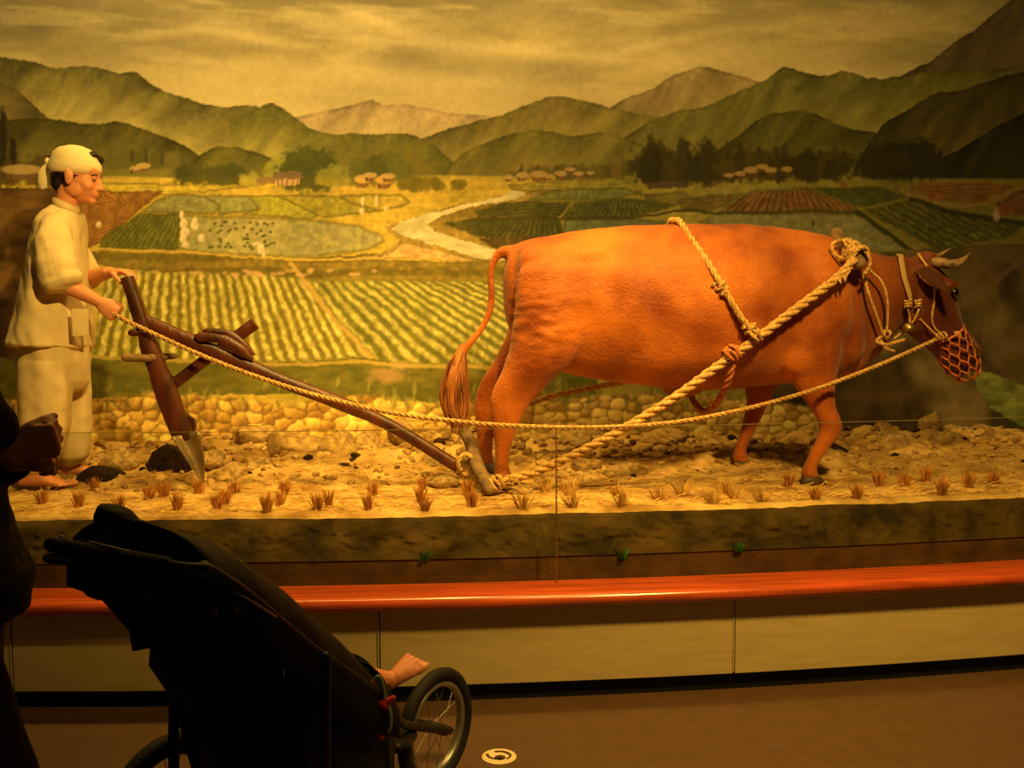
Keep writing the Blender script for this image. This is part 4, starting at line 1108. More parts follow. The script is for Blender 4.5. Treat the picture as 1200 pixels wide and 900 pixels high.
def plough():
    Y = 4.66
    root = thing('plough', at(225, 560, Y), 'dark wooden plough with iron share and long slanting beam', 'plough')
    def W(px, py, dy=0.0): return at(px, py, Y + dy)
    def bar(P, hw, hd, name, mt='wood', bev=.005, end=0):
        """squared timber through points with half width hw (list) in the picture plane and half depth hd"""
        m = M(); rings = []
        for i, p in enumerate(P):
            d = (P[min(i + 1, len(P) - 1)] - P[max(i - 1, 0)]).normalized(); n_ = d.cross(Vector((0, 1, 0))).normalized(); y_ = n_.cross(d).normalized()
            h = hw[i] if hasattr(hw, '__len__') else hw; g = hd[i] if hasattr(hd, '__len__') else hd
            b = min(h, g) * .28
            rings.append([p + n_ * u + y_ * v for u, v in ((h, g - b), (h - b, g), (-h + b, g), (-h, g - b), (-h, -g + b), (-h + b, -g), (h - b, -g), (h, -g + b))])
        m.ring_loft(rings); o = m.build(name, MT[mt], root, smooth=False); set_auto(o.data, radians(50)); return o
    bar(catmull([W(149, 325), W(160, 358), W(175, 405), W(190, 445), W(203, 482), W(217, 516)], 4), [.026] * 4 + [.030] * 4 + [.040] * 4 + [.048] * 4 + [.046] * 4 + [.040], .030, 'handle_post')
    bar(catmull([W(168, 376, .01), W(210, 394, .0), W(262, 417, 0), W(330, 446, 0), W(400, 473, 0), W(460, 500, -.01), W(538, 548, -.05)], 6), [.031] * 7 + [.034] * 10 + [.030] * 10 + [.026] * 10, .030, 'beam')
    bar([W(196, 456, .045), W(250, 415, .045), W(299, 379, .045)], [.026, .026, .028], .022, 'brace')
    bar(catmull([W(228, 394, -.035), W(262, 399, -.04), W(297, 421, -.035)], 6), [.006] + [.020] * 5 + [.026] * 5 + [.012, .004], .014, 'wedge_board')
    bar(catmull([W(238, 388, .03), W(268, 392, .03), W(298, 416, .03)], 6), [.006] + [.016] * 5 + [.022] * 5 + [.012, .004], .016, 'wedge_board')
    m = M(); m.chain([W(147, 419, -.05), W(172, 420, -.05), W(204, 417, .06)], [.019, .018, .015], n=12); m.build('peg', MT['greywood'], root)
    m = M(); m.chain([W(154, 390, -.02), W(172, 391, -.02)], [.016, .014], n=10); m.build('peg', MT['wood'], root)
    m = M(); m.prism([W(207, 478, .03), W(227, 492, .03), W(229, 500, .03), W(225, 513, .03), W(205, 512, .03)], (0, .035, 0)); m.build('mould_board', MT['wood'], root, smooth=False)
    # share: dished iron blade
    m = M(); nu, nv = 9, 14; iron = mat('worn_iron', rgb(150, 130, 96), .45, .5, .55, noise_scale=16, amount=.3, bump=.3, bump_scale=60)
    for layer in (0, 1):
        for j in range(nv):
            t = j / (nv - 1)
            L_ = Vector((201, 512, 0)).lerp(Vector((236, 566, 0)), t); Rr = Vector((233, 506, 0)).lerp(Vector((239, 566, 0)), t) + Vector((3.5 * sin(pi * t), 0, 0))
            for i in range(nu):
                u = i / (nu - 1); q = L_.lerp(Rr, u)
                dy = -.045 + .05 * (1 - (2 * u - 1) ** 2) * (1 - t * .6) - .03 * (1 - t) + layer * .006
                m.v.append(W(q.x, q.y, dy))
    for layer in (0, 1):
        o_ = layer * nu * nv
        for j in range(nv - 1):
            for i in range(nu - 1): m.f.append((o_ + j * nu + i, o_ + j * nu + i + 1, o_ + (j + 1) * nu + i + 1, o_ + (j + 1) * nu + i))
    S_ = nu * nv
    for j in range(nv - 1):
        a = j * nu; m.f.append((a, a + nu, a + nu + S_, a + S_)); a = j * nu + nu - 1; m.f.append((a, a + nu, a + nu + S_, a + S_))
    for i in range(nu - 1): m.f.append((i, i + 1, i + 1 + S_, i + S_))
    m.build('share', iron, root)
plough()
# ================================================================ people
MT['skin'] = mat('skin', rgb(206, 138, 98), 0.5, 0.35, noise_scale=12, amount=0.06)
MT['skin2'] = mat('skin_child', rgb(214, 138, 100), 0.5, 0.35)
MT['cloth'] = mat('cream_cotton', rgb(206, 186, 140), 0.9, 0.1, noise_scale=8, amount=0.05, bump=0.25, bump_scale=160)
MT['clothh'] = mat('white_headscarf', rgb(222, 206, 166), 0.85, 0.1, bump=0.2, bump_scale=120)
MT['blackhair'] = mat('black_hair', rgb(24, 16, 12), 0.5, 0.4, bump=0.4, bump_scale=120)
MT['darkcloth'] = mat('dark_coat', rgb(58, 48, 38), 0.95, 0.1, noise_scale=60, amount=0.4, bump=0.6, bump_scale=90)
MT['darktrouser'] = mat('dark_trousers', rgb(66, 50, 34), 0.95, 0.1, noise_scale=14, amount=0.3, bump=0.3, bump_scale=100)
MT['blackcloth'] = mat('black_nylon', rgb(17, 15, 13), 0.7, 0.25, bump=0.35, bump_scale=40)
MT['tyre'] = mat('tyre_rubber', rgb(28, 24, 22), 0.7, 0.3, bump=0.3, bump_scale=150)
MT['metal'] = mat('grey_metal', rgb(150, 145, 135), 0.35, 0.5, 0.7)
MT['darkmetal'] = mat('dark_metal', rgb(34, 31, 25), 0.45, 0.4, 0.3)

def head(m, c, Fd, Ud, k=1.0):
    Fd = Vector(Fd).normalized(); Ud = (Vector(Ud) - Fd * Vector(Ud).dot(Fd)).normalized(); Sd = Ud.cross(Fd)
    R = Matrix((Fd, Sd, Ud)).transposed()
    def P(x, y, z): return Vector(c) + R @ (Vector((x, y, z)) * k)
    def b(p, r): m.ball(P(*p), tuple(q * k for q in r), rot=R, n=20, m=14)
    b((-.012, 0, .035), (.100, .077, .085)); b((.026, 0, -.018), (.066, .064, .086)); b((.034, 0, -.070), (.050, .046, .040)); b((.03, 0, -.045), (.066, .058, .055))
    b((.070, 0, -.094), (.021, .022, .017)); b((.078, 0, .014), (.016, .048, .010)); b((.062, 0, .035), (.034, .058, .035))
    for s in (-1, 1):
        b((.056, s * .038, -.034), (.030, .026, .028)); b((.012, s * .046, -.055), (.045, .020, .034))
        b((-.004, s * .082, -.012), (.019, .009, .034)); b((-.012, s * .087, .0), (.012, .008, .024)); b((.098, s * .011, -.040), (.010, .009, .008))
        b((.079, s * .031, .001), (.010, .014, .005))
    m.chain([P(.086, 0, .008), P(.100, 0, -.018), P(.108, 0, -.036)], [.008 * k, .010 * k, .012 * k])
    b((.090, 0, -.060), (.012, .022, .006)); b((.088, 0, -.070), (.012, .019, .006)); b((.082, 0, -.066), (.014, .026, .016))
    return P
def hand(m, W, Fd, Nd, Td, curls, k=1.0, thumb=0.5, tr=1.0):
    """W wrist, Fd along the hand, Nd back of the hand, Td towards the thumb"""
    Fd = Vector(Fd).normalized(); Nd = Vector(Nd); Nd = (Nd - Fd * Nd.dot(Fd)).normalized()
    Tn = Fd.cross(Nd); Tn = Tn if Tn.dot(Vector(Td)) > 0 else -Tn
    W = Vector(W)
    m.loft([(W - Fd * .03 * k, Tn * .026 * k, Nd * .021 * k), (W, Tn * .027 * k, Nd * .018 * k), (W + Fd * .035 * k, Tn * .038 * k, Nd * .016 * k), (W + Fd * .07 * k, Tn * .042 * k, Nd * .014 * k), (W + Fd * .09 * k, Tn * .040 * k, Nd * .011 * k)], n=16, dome=.6)
    for off, L_, c, r in ((.031, .070, curls[0], .0088), (.011, .079, curls[1], .009), (-.010, .073, curls[2], .0086), (-.029, .057, curls[3], .0075)):
        p = W + Fd * (.082 - abs(off) * .12) * k + Tn * off * k
        P = [p - Fd * .02 * k, p]; ang = 0
        for seg, fr in ((.46, .9), (.30, 1.1), (.24, .8)):
            ang += c * fr
            d = Fd * cos(ang) - Nd * sin(ang) + Tn * (off * .8 * cos(ang))
            p = p + d.normalized() * L_ * seg * k; P.append(p)
        m.chain(P, [r * k, r * k, r * k * .95, r * k * .9, r * k * .78], n=10)
    p = W + Fd * .022 * k + Tn * .024 * k - Nd * .004 * k
    d1 = (Fd * .75 + Tn * .75 * tr - Nd * .25 * thumb).normalized(); d2 = (Fd * 1.0 + Tn * .1 * tr - Nd * thumb).normalized(); d3 = (Fd * .9 - Tn * .3 - Nd * thumb * 1.4).normalized()
    m.chain([p - d1 * .012 * k, p + d1 * .026 * k, p + d1 * .03 * k + d2 * .03 * k, p + d1 * .03 * k + d2 * .032 * k + d3 * .026 * k], [.015 * k, .0125 * k, .0105 * k, .0088 * k], n=10)
def foot(m, A, Fd, k=1.0, tz=-.07):
    """A ankle joint; foot flat along Fd"""
    Fd = Vector((Fd[0], Fd[1], 0)).normalized(); S = Vector((-Fd.y, Fd.x, 0)); U = Vector((0, 0, 1)); A = Vector(A)
    g = A + U * tz * k
    m.loft([(g - Fd * .055 * k + U * .026 * k, S * .026 * k, U * .026 * k), (g - Fd * .02 * k + U * .036 * k, S * .032 * k, U * .036 * k), (g + Fd * .04 * k + U * .034 * k, S * .034 * k, U * .034 * k), (g + Fd * .10 * k + U * .022 * k, S * .042 * k, U * .021 * k), (g + Fd * .145 * k + U * .014 * k, S * .043 * k, U * .013 * k)], n=16)
    m.chain([A + U * .02 * k, g + U * .04 * k], [.036 * k, .034 * k])
    for i in range(5):
        y = (.034 - i * .0165) * k; l = (.045, .042, .037, .031, .024)[i] * k; r = (.012, .009, .0085, .008, .0078)[i] * k
        q = g + Fd * (.145 * k - i * .005 * k) + S * y + U * r
        m.chain([q, q + Fd * l * .6 + U * .004 * k, q + Fd * l], [r, r, r * .9], n=8)
def tz_rows(rows, Y): return [sec_h(a, b, c, d, Y) for a, b, c, d in rows]

def farmer():
    Y = 4.82
    root = thing('person', at(62, 565, Y), 'farmer figure in cream jacket, trousers and white headscarf steering the plough', 'person')
    def W(px, py, dy=0.0): return at(px, py, Y + dy)
    m = M()
    hc = W(91, 207); Fd = Vector((1, -.04, -.16)).normalized(); Ud = Vector((.16, 0, 1))
    HP = head(m, hc, Fd, Ud, 1.06)
    m.chain([HP(-.03, 0, -.04), W(78, 240), W(70, 256)], [.050, .050, .06], n=16)
    m.loft(tz_rows([(64, 84, 252, .09), (52, 92, 266, .15), (46, 94, 300, .165), (42, 92, 350, .17), (36, 94, 395, .18), (34, 96, 415, .17)], Y), n=24)
    # arms
    m.chain([W(66, 272, -.13), W(62, 300, -.20), W(68, 330, -.225)], [.04, .042, .042], n=14)
    m.chain([W(68, 330, -.225), W(92, 341, -.205), W(115, 353, -.18)], [.043, .037, .026], n=14)
    m.chain([W(72, 272, .14), W(84, 300, .17), W(98, 328, .14)], [.05, .045, .04], n=14)
    m.chain([W(98, 328, .14), W(115, 323, .04), W(130, 319, -.06)], [.040, .034, .026], n=14)
    hand(m, W(116, 354, -.18), Vector((.80, 0, -.62)), Vector((-.1, -1, .1)), Vector((.6, 0, .8)), [1.25, 1.3, 1.3, 1.3], 1.0, 1.1, .5)
    hand(m, W(131, 319, -.07), Vector((1, -.42, .02)), Vector((0, 0, 1)), Vector((0, -1, 0)), [.42, .50, .55, .6], 1.0, .9)
    # legs
    m.chain([W(58, 405, -.09), W(52, 475, -.10), W(40, 548, -.10)], [.085, .058, .036], n=14)
    m.chain([W(72, 405, .09), W(84, 470, .10), W(82, 541, .12)], [.085, .058, .036], n=14)
    foot(m, W(38, 552, -.11), (1, -.15)); foot(m, W(76, 540, .13), (1, .05))
    remesh(m, 'body', MT['skin'], .0048, 2, root)
    for s in (-1, 1):
        h = M(); h.ball(HP(.0835, s * .031, -.008), (.0085, .010, .004)); h.build('eye', MT['dark'], root)
        h = M(); h.chain([HP(.088, s * .014, .014), HP(.091, s * .03, .019), HP(.080, s * .05, .013)], .0032, n=6); h.build('eyebrow', MT['blackhair'], root)
    h = M(); h.ball(HP(-.022, 0, .030), (.106, .084, .092), n=26, m=18); h.ball(HP(-.07, 0, -.03), (.045, .060, .055)); h.ball(HP(-.045, 0, .085), (.05, .05, .03))
    h.ball(HP(.062, .03, .085), (.03, .035, .028)); h.ball(HP(.055, -.01, .10), (.025, .03, .018)); h.ball(HP(-.115, 0, .05), (.025, .03, .03))
    o = remesh(h, 'hair', MT['blackhair'], .006, 2, root); displace(o, lambda c: .004 * noise.noise(c * 60))
    # headscarf
    h = M(); secs = []
    R_, U_ = Fd, (Ud - Fd * Ud.dot(Fd)).normalized()
    S_ = U_.cross(R_)
    for x, z, rf, rs_ in ((-.018, .012, .109, .086), (-.016, .026, .113, .090), (-.018, .050, .111, .089), (-.022, .074, .100, .082), (-.026, .098, .090, .076), (-.028, .118, .066, .058), (-.028, .128, .036, .03)):
        tilt = (R_ + U_ * .10).normalized()
        secs.append((HP(x, 0, z), tilt * rf * 1.06, S_ * rs_ * 1.06))
    h.loft(secs, n=40, dome=.15, fold=lambda t, a: .012 * sin(a * 2 + t * 7) + .006 * sin(a * 5 - t * 18))
    h.ball(HP(-.125, -.01, .040), (.020, .024, .024))
    h.loft([(HP(-.128, -.015, .035), (.012, 0, 0), (0, .012, 0)), (HP(-.145, -.02, .0), (.020, 0, .006), (0, .010, 0)), (HP(-.138, -.02, -.05), (.022, 0, 0), (0, .006, 0)), (HP(-.128, -.02, -.075), (.014, 0, .006), (0, .005, 0))], n=12)
    h.build('headscarf', MT['clothh'], root)
    # jacket
    h = M()
    def fold(t, a): return .010 * sin(a * 3 + 1 + t * 2) * t + .007 * sin(a * 7 + t * 5) * t + .004 * sin(a * 13 - t * 9) * t
    h.loft([sec_h(61, 93, 238, .078, Y, 250), sec_h(53, 96, 250, .14, Y), sec_h(47, 97, 262, .185, Y), sec_h(41, 98, 285, .19, Y), sec_h(34, 101, 310, .205, Y), sec_h(28, 103, 340, .205, Y), sec_h(21, 105, 370, .215, Y), sec_h(12, 107, 402, .235, Y, 406)], n=48, fold=fold, dome=.12)
    h.chain([W(64, 264, -.125), W(63, 285, -.185), W(65, 310, -.215), W(68, 324, -.222)], [.066, .080, .084, .082], n=20)
    h.loft([(W(66, 320, -.222), (.083, 0, .02), (0, .078, 0)), (W(72, 330, -.225), (.088, 0, .03), (0, .080, 0)), (W(74, 335, -.224), (.078, 0, .03), (0, .070, 0))], n=20, dome=.2)
    h.chain([W(70, 266, .15), W(84, 295, .18), W(97, 318, .17), W(101, 322, .15)], [.075, .078, .072, .070], n=20)
    h.loft([(W(96, 320, .16), (.03, 0, .07), (.02, .065, 0)), (W(106, 325, .11), (.02, 0, .066), (.03, .06, 0))], n=18, dome=.2)
    o = remesh(h, 'jacket', MT['cloth'], .0065, 3, root)
    def fj(c):
        q = Vector((c.x * 9, c.y * 9, c.z * 3.2)); v = .014 * noise.noise(q)
        v += .0045 * noise.noise(Vector((c.x * 26 + c.z * 10, c.y * 20, c.z * 9)))
        v += .008 * noise.noise(Vector((c.x * 13 + c.z * 4, c.y * 13, c.z * 6 - c.x * 5)))
        el = W(70, 322, -.22); d = (c - el).length
        if d < .2: v += .005 * (1 - d / .2) * noise.noise(Vector((c.x * 16, c.y * 10, c.z * 42 - c.x * 20)))
        return v
    displace(o, fj)
    h = M(); h.loft([sec_h(63, 92, 231, .07, Y, 243), sec_h(61, 94, 238, .082, Y, 252)], n=30, dome=.1); h.build('collar', MT['cloth'], root)
    h = M(); h.box(W(94, 378, -.185), (.036, .006, .062), Matrix.Rotation(.45, 3, 'Z')); h.build('pocket', MT['cloth'], root, bevel=.003)
    # trousers
    h = M()
    def fl(t, a): return .018 * sin(a * 3 + t * 3) + .012 * sin(a * 6 + t * 2 + 1) + .006 * sin(a * 11)
    h.loft([sec_h(22, 104, 396, .20, Y), sec_h(22, 106, 425, .195, Y), sec_h(24, 104, 445, .18, Y)], n=40, fold=fl)
    h.loft(tz_rows([(22, 84, 425, .10), (22, 84, 460, .105), (22, 82, 500, .10), (24, 74, 530, .085), (27, 66, 545, .075), (28, 58, 551, .05)], Y - .10), n=32, fold=fl)
    h.loft(tz_rows([(60, 106, 425, .10), (62, 108, 460, .10), (64, 108, 495, .095), (66, 107, 522, .085), (68, 104, 534, .078), (72, 96, 541, .05)], Y + .10), n=32, fold=fl)
    o = remesh(h, 'trousers', MT['cloth'], .0065, 3, root)
    displace(o, lambda c: .016 * noise.noise(Vector((c.x * 13, c.y * 12, c.z * 2.2))) + .004 * noise.noise(c * 18))
farmer()

# ---------------------------------------------------------------- stroller
FWc = atz(511, 853, .187)
L0 = at(192, 868, 2.56)
def stroller():
    diff = Vector((FWc.x - L0.x, FWc.y - L0.y, 0)); D = diff.length; hw = .29
    Len = sqrt(D * D - hw * hw); ang = atan2(diff.y, diff.x) + math.asin(hw / D)
    d = Vector((cos(ang), sin(ang), 0)); l = Vector((-sin(ang), cos(ang), 0)); U = Vector((0, 0, 1))
    C = Vector((FWc.x, FWc.y, 0)) - d * Len
    def S(a, b, z): return C + d * a + l * b + U * z
    root = thing('stroller', (C.x, C.y, 0), 'black three-wheeled jogging stroller with hood pulled down in the dark foreground', 'stroller')
    def wheel(c, r, ax, fw, nm):
        ax = ax.normalized(); e = ax.cross(U).normalized(); f = ax.cross(e)
        def ring(R, r0, n1=44, n2=12, sq=1.0):
            m = M()
            for i in range(n1):
                a = 2 * pi * i / n1; rd = e * cos(a) + f * sin(a)
                for j in range(n2):
                    b = 2 * pi * j / n2; m.v.append(c + rd * (R + r0 * cos(b)) + ax * r0 * sin(b) * sq)
            for i in range(n1):
                for j in range(n2):
                    m.f.append((i * n2 + j, ((i + 1) % n1) * n2 + j, ((i + 1) % n1) * n2 + (j + 1) % n2, i * n2 + (j + 1) % n2))
            return m
        wh = ring(r - .021, .021).build('wheel', MT['tyre'], root)
        wo = wh
        def sub(m, name, mt):
            o = m.build(name, mt, None); o.parent = wo; o.data.transform(Matrix.Translation(-root.location)); return o
        sub(ring(r - .049, .011, sq=1.3), 'rim', MT['metal'])
        m = M(); m.chain([c - ax * .035, c + ax * .035], .017, n=12); sub(m, 'hub', MT['darkmetal'])
        for i in range(16):
            a = 2 * pi * i / 16; s_ = 1 if i % 2 else -1
            m = M(); m.chain([c + ax * s_ * .022, c + (e * cos(a) + f * sin(a)) * (r - .05)], .0013, n=5); sub(m, 'spoke', MT['metal'])
    wheel(FWc, .187, l, 0, 'front')
    for s in (1, -1): wheel(S(0, s * .29, .20), .20, l, 0, 'rear')
    def tb(P, r, name, mt='darkmetal', k=6):
        m = M(); tube(m, P, r, n=10, k=k); return m.build(name, MT[mt], root)
    for s in (1, -1):
        tb([S(-.31, s * .23, .985), S(-.2, s * .235, .90), S(.0, s * .235, .72), S(.28, s * .22, .50), S(.46, s * .12, .36), S(.60, s * .065, .28), S(Len, s * .052, .19)], .013, 'side_rail')
        tb([S(.02, s * .25, .70), S(.005, s * .255, .45), S(.0, s * .26, .20)], .014, 'rear_strut')
    tb([S(0, -.29, .20), S(0, .29, .20)], .012, 'rear_axle', k=1)
    pass
    tb([S(-.30, .23, .98), S(-.32, .235, .985), S(-.335, .16, .985), S(-.335, -.16, .985), S(-.32, -.235, .985), S(-.30, -.23, .98)], .011, 'handlebar')
    tb([S(-.336, .225, .982), S(-.336, -.15, .985)], .017, 'grip', 'blackcloth', 1)
    # hood and seat shell
    def rad(a, hwid, zt, zb, n=26, lean=.0):
        out = []
        for i in range(n):
            t = pi * i / (n - 1); out.append(S(a + lean * (1 - sin(t)), cos(t) * hwid, zb + (zt - zb) * abs(sin(t)) ** .62))
        return out
    def shell(rows, name, th=.008, mt='blackcloth'):
        m = M(); n = len(rows[0]); k = len(rows)
        for r in rows: m.v.extend(r)
        cc = sum((p for r in rows for p in r), Vector()) / (n * k)
        for r in rows: m.v.extend([p + (cc - p).normalized() * th for p in r])
        N_ = n * k
        for L_ in (0, N_):
            for j in range(k - 1):
                for i in range(n - 1): m.f.append((L_ + j * n + i, L_ + j * n + i + 1, L_ + (j + 1) * n + i + 1, L_ + (j + 1) * n + i))
        for j in range(k - 1):
            for i in (0, n - 1): a = j * n + i; m.f.append((a, a + n, a + n + N_, a + N_))
        for i in range(n - 1):
            for j in (0, k - 1): a = j * n + i; m.f.append((a, a + 1, a + 1 + N_, a + N_))
        return m.build(name, MT[mt], root)
    rows = []
    for i in range(15):
        t = i / 14; a = -.29 + .59 * t
        zt = float(np.interp(a, [-.30, -.15, -.05, .05, .15, .25, .32], [1.055, .995, .92, .835, .74, .64, .565]))
        zb = float(np.interp(a, [-.30, -.2, -.1, .1, .3], [.88, .82, .69, .50, .40]))
        rows.append(rad(a, .245 + .012 * sin(t * pi) - .006 * abs(sin(t * pi * 4)), zt - .004 * abs(sin(t * pi * 4)), zb))
    shell(rows, 'hood')
    h = M()
    h.loft([(S(a, 0, (zb + zt) / 2), l * w_, U * (zt - zb) / 2, 3.2) for a, w_, zb, zt in ((-.08, .12, .50, .72), (.0, .19, .32, .64), (.1, .225, .22, .58), (.25, .21, .15, .50), (.36, .155, .12, .46), (.44, .10, .13, .38))], n=36, dome=.2)
    o = remesh(h, 'seat_shell', MT['blackcloth'], .011, 3, root); displace(o, lambda c: .010 * noise.noise(c * 9) + .004 * noise.noise(c * 24))
    h = M(); h.loft([(S(a, 0, z), l * w_, U * .02 + d * .01, 3) for a, w_, z in ((.42, .15, .30), (.52, .11, .27), (.60, .075, .25))], n=20, dome=.3); h.build('footrest', MT['darkmetal'], root)
    for s in (1, -1):
        h = M(); h.prism([S(-.09, s * .222, .78), S(.0, s * .228, .66), S(.28, s * .218, .47), S(.40, s * .15, .38), S(.40, s * .13, .12), S(.2, s * .20, .10), S(.06, s * .215, .20), S(.0, s * .21, .40), S(-.06, s * .2, .62)], l * .005 * s); h.build('side_panel', MT['blackcloth'], root, smooth=False)
    h = M(); h.prism([S(-.10, -.21, .84), S(-.10, .21, .84), S(-.04, .19, .52), S(-.04, -.19, .52)], d * .006); h.build('back_panel', MT['blackcloth'], root, smooth=False)
    # mesh pocket behind, hanging flaps
    h = M(); h.loft([(S(-.05, .20, .70), l * .05, d * .03), (S(-.05, .21, .62), l * .05, d * .035), (S(-.02, .21, .54), l * .03, d * .02)], n=16); h.build('mesh_pocket', mat('mesh_cloth', rgb(70, 58, 34), .9, bump=.5, bump_scale=200), root)
    h = M(); h.prism([S(-.14, .238, .80), S(-.04, .240, .80), S(-.04, .240, .66), S(-.12, .24, .67)], l * .006); h.build('hood_flap', MT['blackcloth'], root, smooth=False)
    # dark hoses and straps round the front of the hood
    m = M()
    for Pp in ([(392, 775), (412, 768), (432, 780), (440, 800), (436, 818)], [(388, 790), (404, 782), (424, 792), (430, 812)], [(400, 782), (420, 800), (428, 826), (420, 850)], [(396, 772), (424, 776), (446, 794), (452, 812)]):
        tube(m, [at(a, b, 2.46 + .01 * i) for i, (a, b) in enumerate(Pp)], .0055, n=7)
    m.ball(at(395, 776, 2.46), (.022, .02, .018)); m.ball(at(408, 795, 2.46), (.02, .02, .016)); m.ball(at(422, 806, 2.47), (.02, .02, .02))
    m.build('strap', MT['blackcloth'], root)
    h = M(); h.box(S(.30, -.02, .575), (.03, .02, .02), Matrix.Rotation(ang, 3, 'Z')); h.build('hood_buckle', MT['darkmetal'], root, bevel=.005)
    # brake cable along the hood side; pale blobs coloured as light glints
    m = M(); tube(m, [S(-.33, .10, 1.0), S(-.34, .0, 1.0), S(-.31, -.16, .98), S(-.22, -.25, .90), S(-.14, -.255, .84)], .0035, n=6); m.build('brake_cable', MT['metal'], root)
    m = M(); m.ball(S(-.16, -.15, .945), (.026, .014, .012)); m.ball(S(-.25, -.22, .88), (.03, .012, .014)); m.build('hood_glints', mat('glint_patch', rgb(120, 96, 56), .5), root)
    # things hung on it
    t = thing('handle_bag', S(-.40, .15, .95), 'lumpy black bag hanging below the left end of the stroller handle', 'bag')
    m = M(); r_ = random.Random(3)
    m.ball(at(132, 665, 2.24), (.085, .06, .075)); m.ball(at(150, 640, 2.22), (.08, .06, .06)); m.ball(at(108, 652, 2.26), (.05, .05, .05)); m.ball(at(138, 688, 2.24), (.06, .05, .035)); m.ball(at(178, 665, 2.2), (.07, .06, .07))
    o = remesh(m, 'pouch', MT['blackcloth'], .007, 3, t); displace(o, lambda c: .009 * noise.noise(c * 22))
    m = M(); tube(m, [at(120, 640, 2.24), at(112, 622, 2.24), at(100, 626, 2.26), at(104, 645, 2.26)], .006); m.build('carry_strap', MT['blackcloth'], t)
    t = thing('sun_hat', at(140, 640, 2.25), 'black soft hat resting on top of the stroller handle', 'hat')
    m = M(); m.loft([(at(140, 640, 2.25), (.062, 0, 0), (0, .06, 0), 2.6), (at(139, 622, 2.25), (.054, 0, -.004), (0, .055, 0), 2.6), (at(137, 606, 2.25), (.046, 0, -.008), (0, .046, 0), 2.6), (at(136, 598, 2.25), (.038, 0, -.010), (0, .036, 0), 2.4)], n=26, dome=.3)
    o = m.build('crown', MT['blackcloth'], t); displace(o, lambda c: .005 * noise.noise(c * 26))
    m = M(); m.loft([(at(128, 640, 2.25), (.10, 0, .006), (0, .085, 0)), (at(122, 645, 2.25), (.128, 0, .004), (0, .10, 0)), (at(122, 648, 2.25), (.125, 0, .004), (0, .10, 0))], n=30, dome=.1)
    o = m.build('brim', MT['blackcloth'], t); displace(o, lambda c: .007 * noise.noise(c * 16))
    # looped toy ring
    red = mat('red_cord', rgb(190, 50, 40), .5); grn = mat('green_cord', rgb(120, 130, 80), .5)
    YR = 2.44
    t = thing('toy_ring', at(444, 800, YR), 'red and green looped ring clipped to the stroller front', 'ring')
    m = M(); tube(m, [at(a, b, YR) for a, b in ((437, 800), (435, 815), (438, 835), (439, 852), (446, 864))], .0075); m.build('red_loop', red, t)
    m = M(); tube(m, [at(a, b, YR + .02) for a, b in ((450, 818), (456, 832), (457, 850), (450, 864), (446, 866))], .006); tube(m, [at(a, b, YR) for a, b in ((437, 800), (444, 793), (449, 806), (450, 820))], .006); m.build('green_loop', grn, t)
    m = M(); m.chain([at(446, 825, YR), at(455, 822, YR), at(461, 818, YR)], [.011, .010, .007]); m.ball(at(450, 826, YR), .014); m.build('red_clip', red, t)
    # child lying in the seat, one bare foot out
    t = thing('person', S(.1, 0, .42), 'small child in the stroller, only one bare foot showing above the wheel', 'person')
    m = M()
    kn = S(.34, .04, .47); an = at(449, 796, 2.90)
    heel = at(457, 799, 2.91); toe = at(486, 776, 2.95); Fd = (toe - heel).normalized(); up = Vector((-.35, -1, .25)); up = (up - Fd * up.dot(Fd)).normalized(); sd = Fd.cross(up).normalized()
    hp = S(.08, .06, .42)
    m.chain([S(.05, 0, .56), S(.09, 0, .48), S(.13, 0, .42)], [.065, .08, .075], n=16)
    m.chain([hp, kn], [.06, .045], n=14); m.chain([kn, (kn + an) / 2 + Vector((0, 0, .01)), an], [.043, .044, .026], n=14)
    m.chain([S(.08, -.06, .42), S(.30, -.05, .44), S(.42, -.04, .36)], [.06, .045, .026], n=14)
    m.ball(S(.04, 0, .72), (.07, .07, .085)); m.chain([S(.04, 0, .68), S(.05, 0, .58)], .035)
    for s in (-1, 1): m.chain([S(.05, s * .08, .58), S(.10, s * .11, .52), S(.15, s * .08, .48)], [.03, .026, .018])
    m.loft([(heel - Fd * .008, sd * .022, up * .022), (heel + Fd * .025, sd * .026, up * .027), (heel + Fd * .06, sd * .033, up * .020), (heel + Fd * .085, sd * .037, up * .013)], n=16, dome=.6)
    m.chain([an, heel + Fd * .012], [.026, .024], n=12)
    for i in range(5):
        y = .029 - i * .0145; r = (.0115, .008, .0078, .0075, .0072)[i]; L_ = (.027, .025, .022, .019, .016)[i]
        q = heel + Fd * (.088 - i * .003) + sd * y
        m.chain([q, q + Fd * L_ * .6 + up * .003, q + Fd * L_], [r, r, r * .95], n=8)
    remesh(m, 'body', MT['skin2'], .0033, 1, t)
stroller()

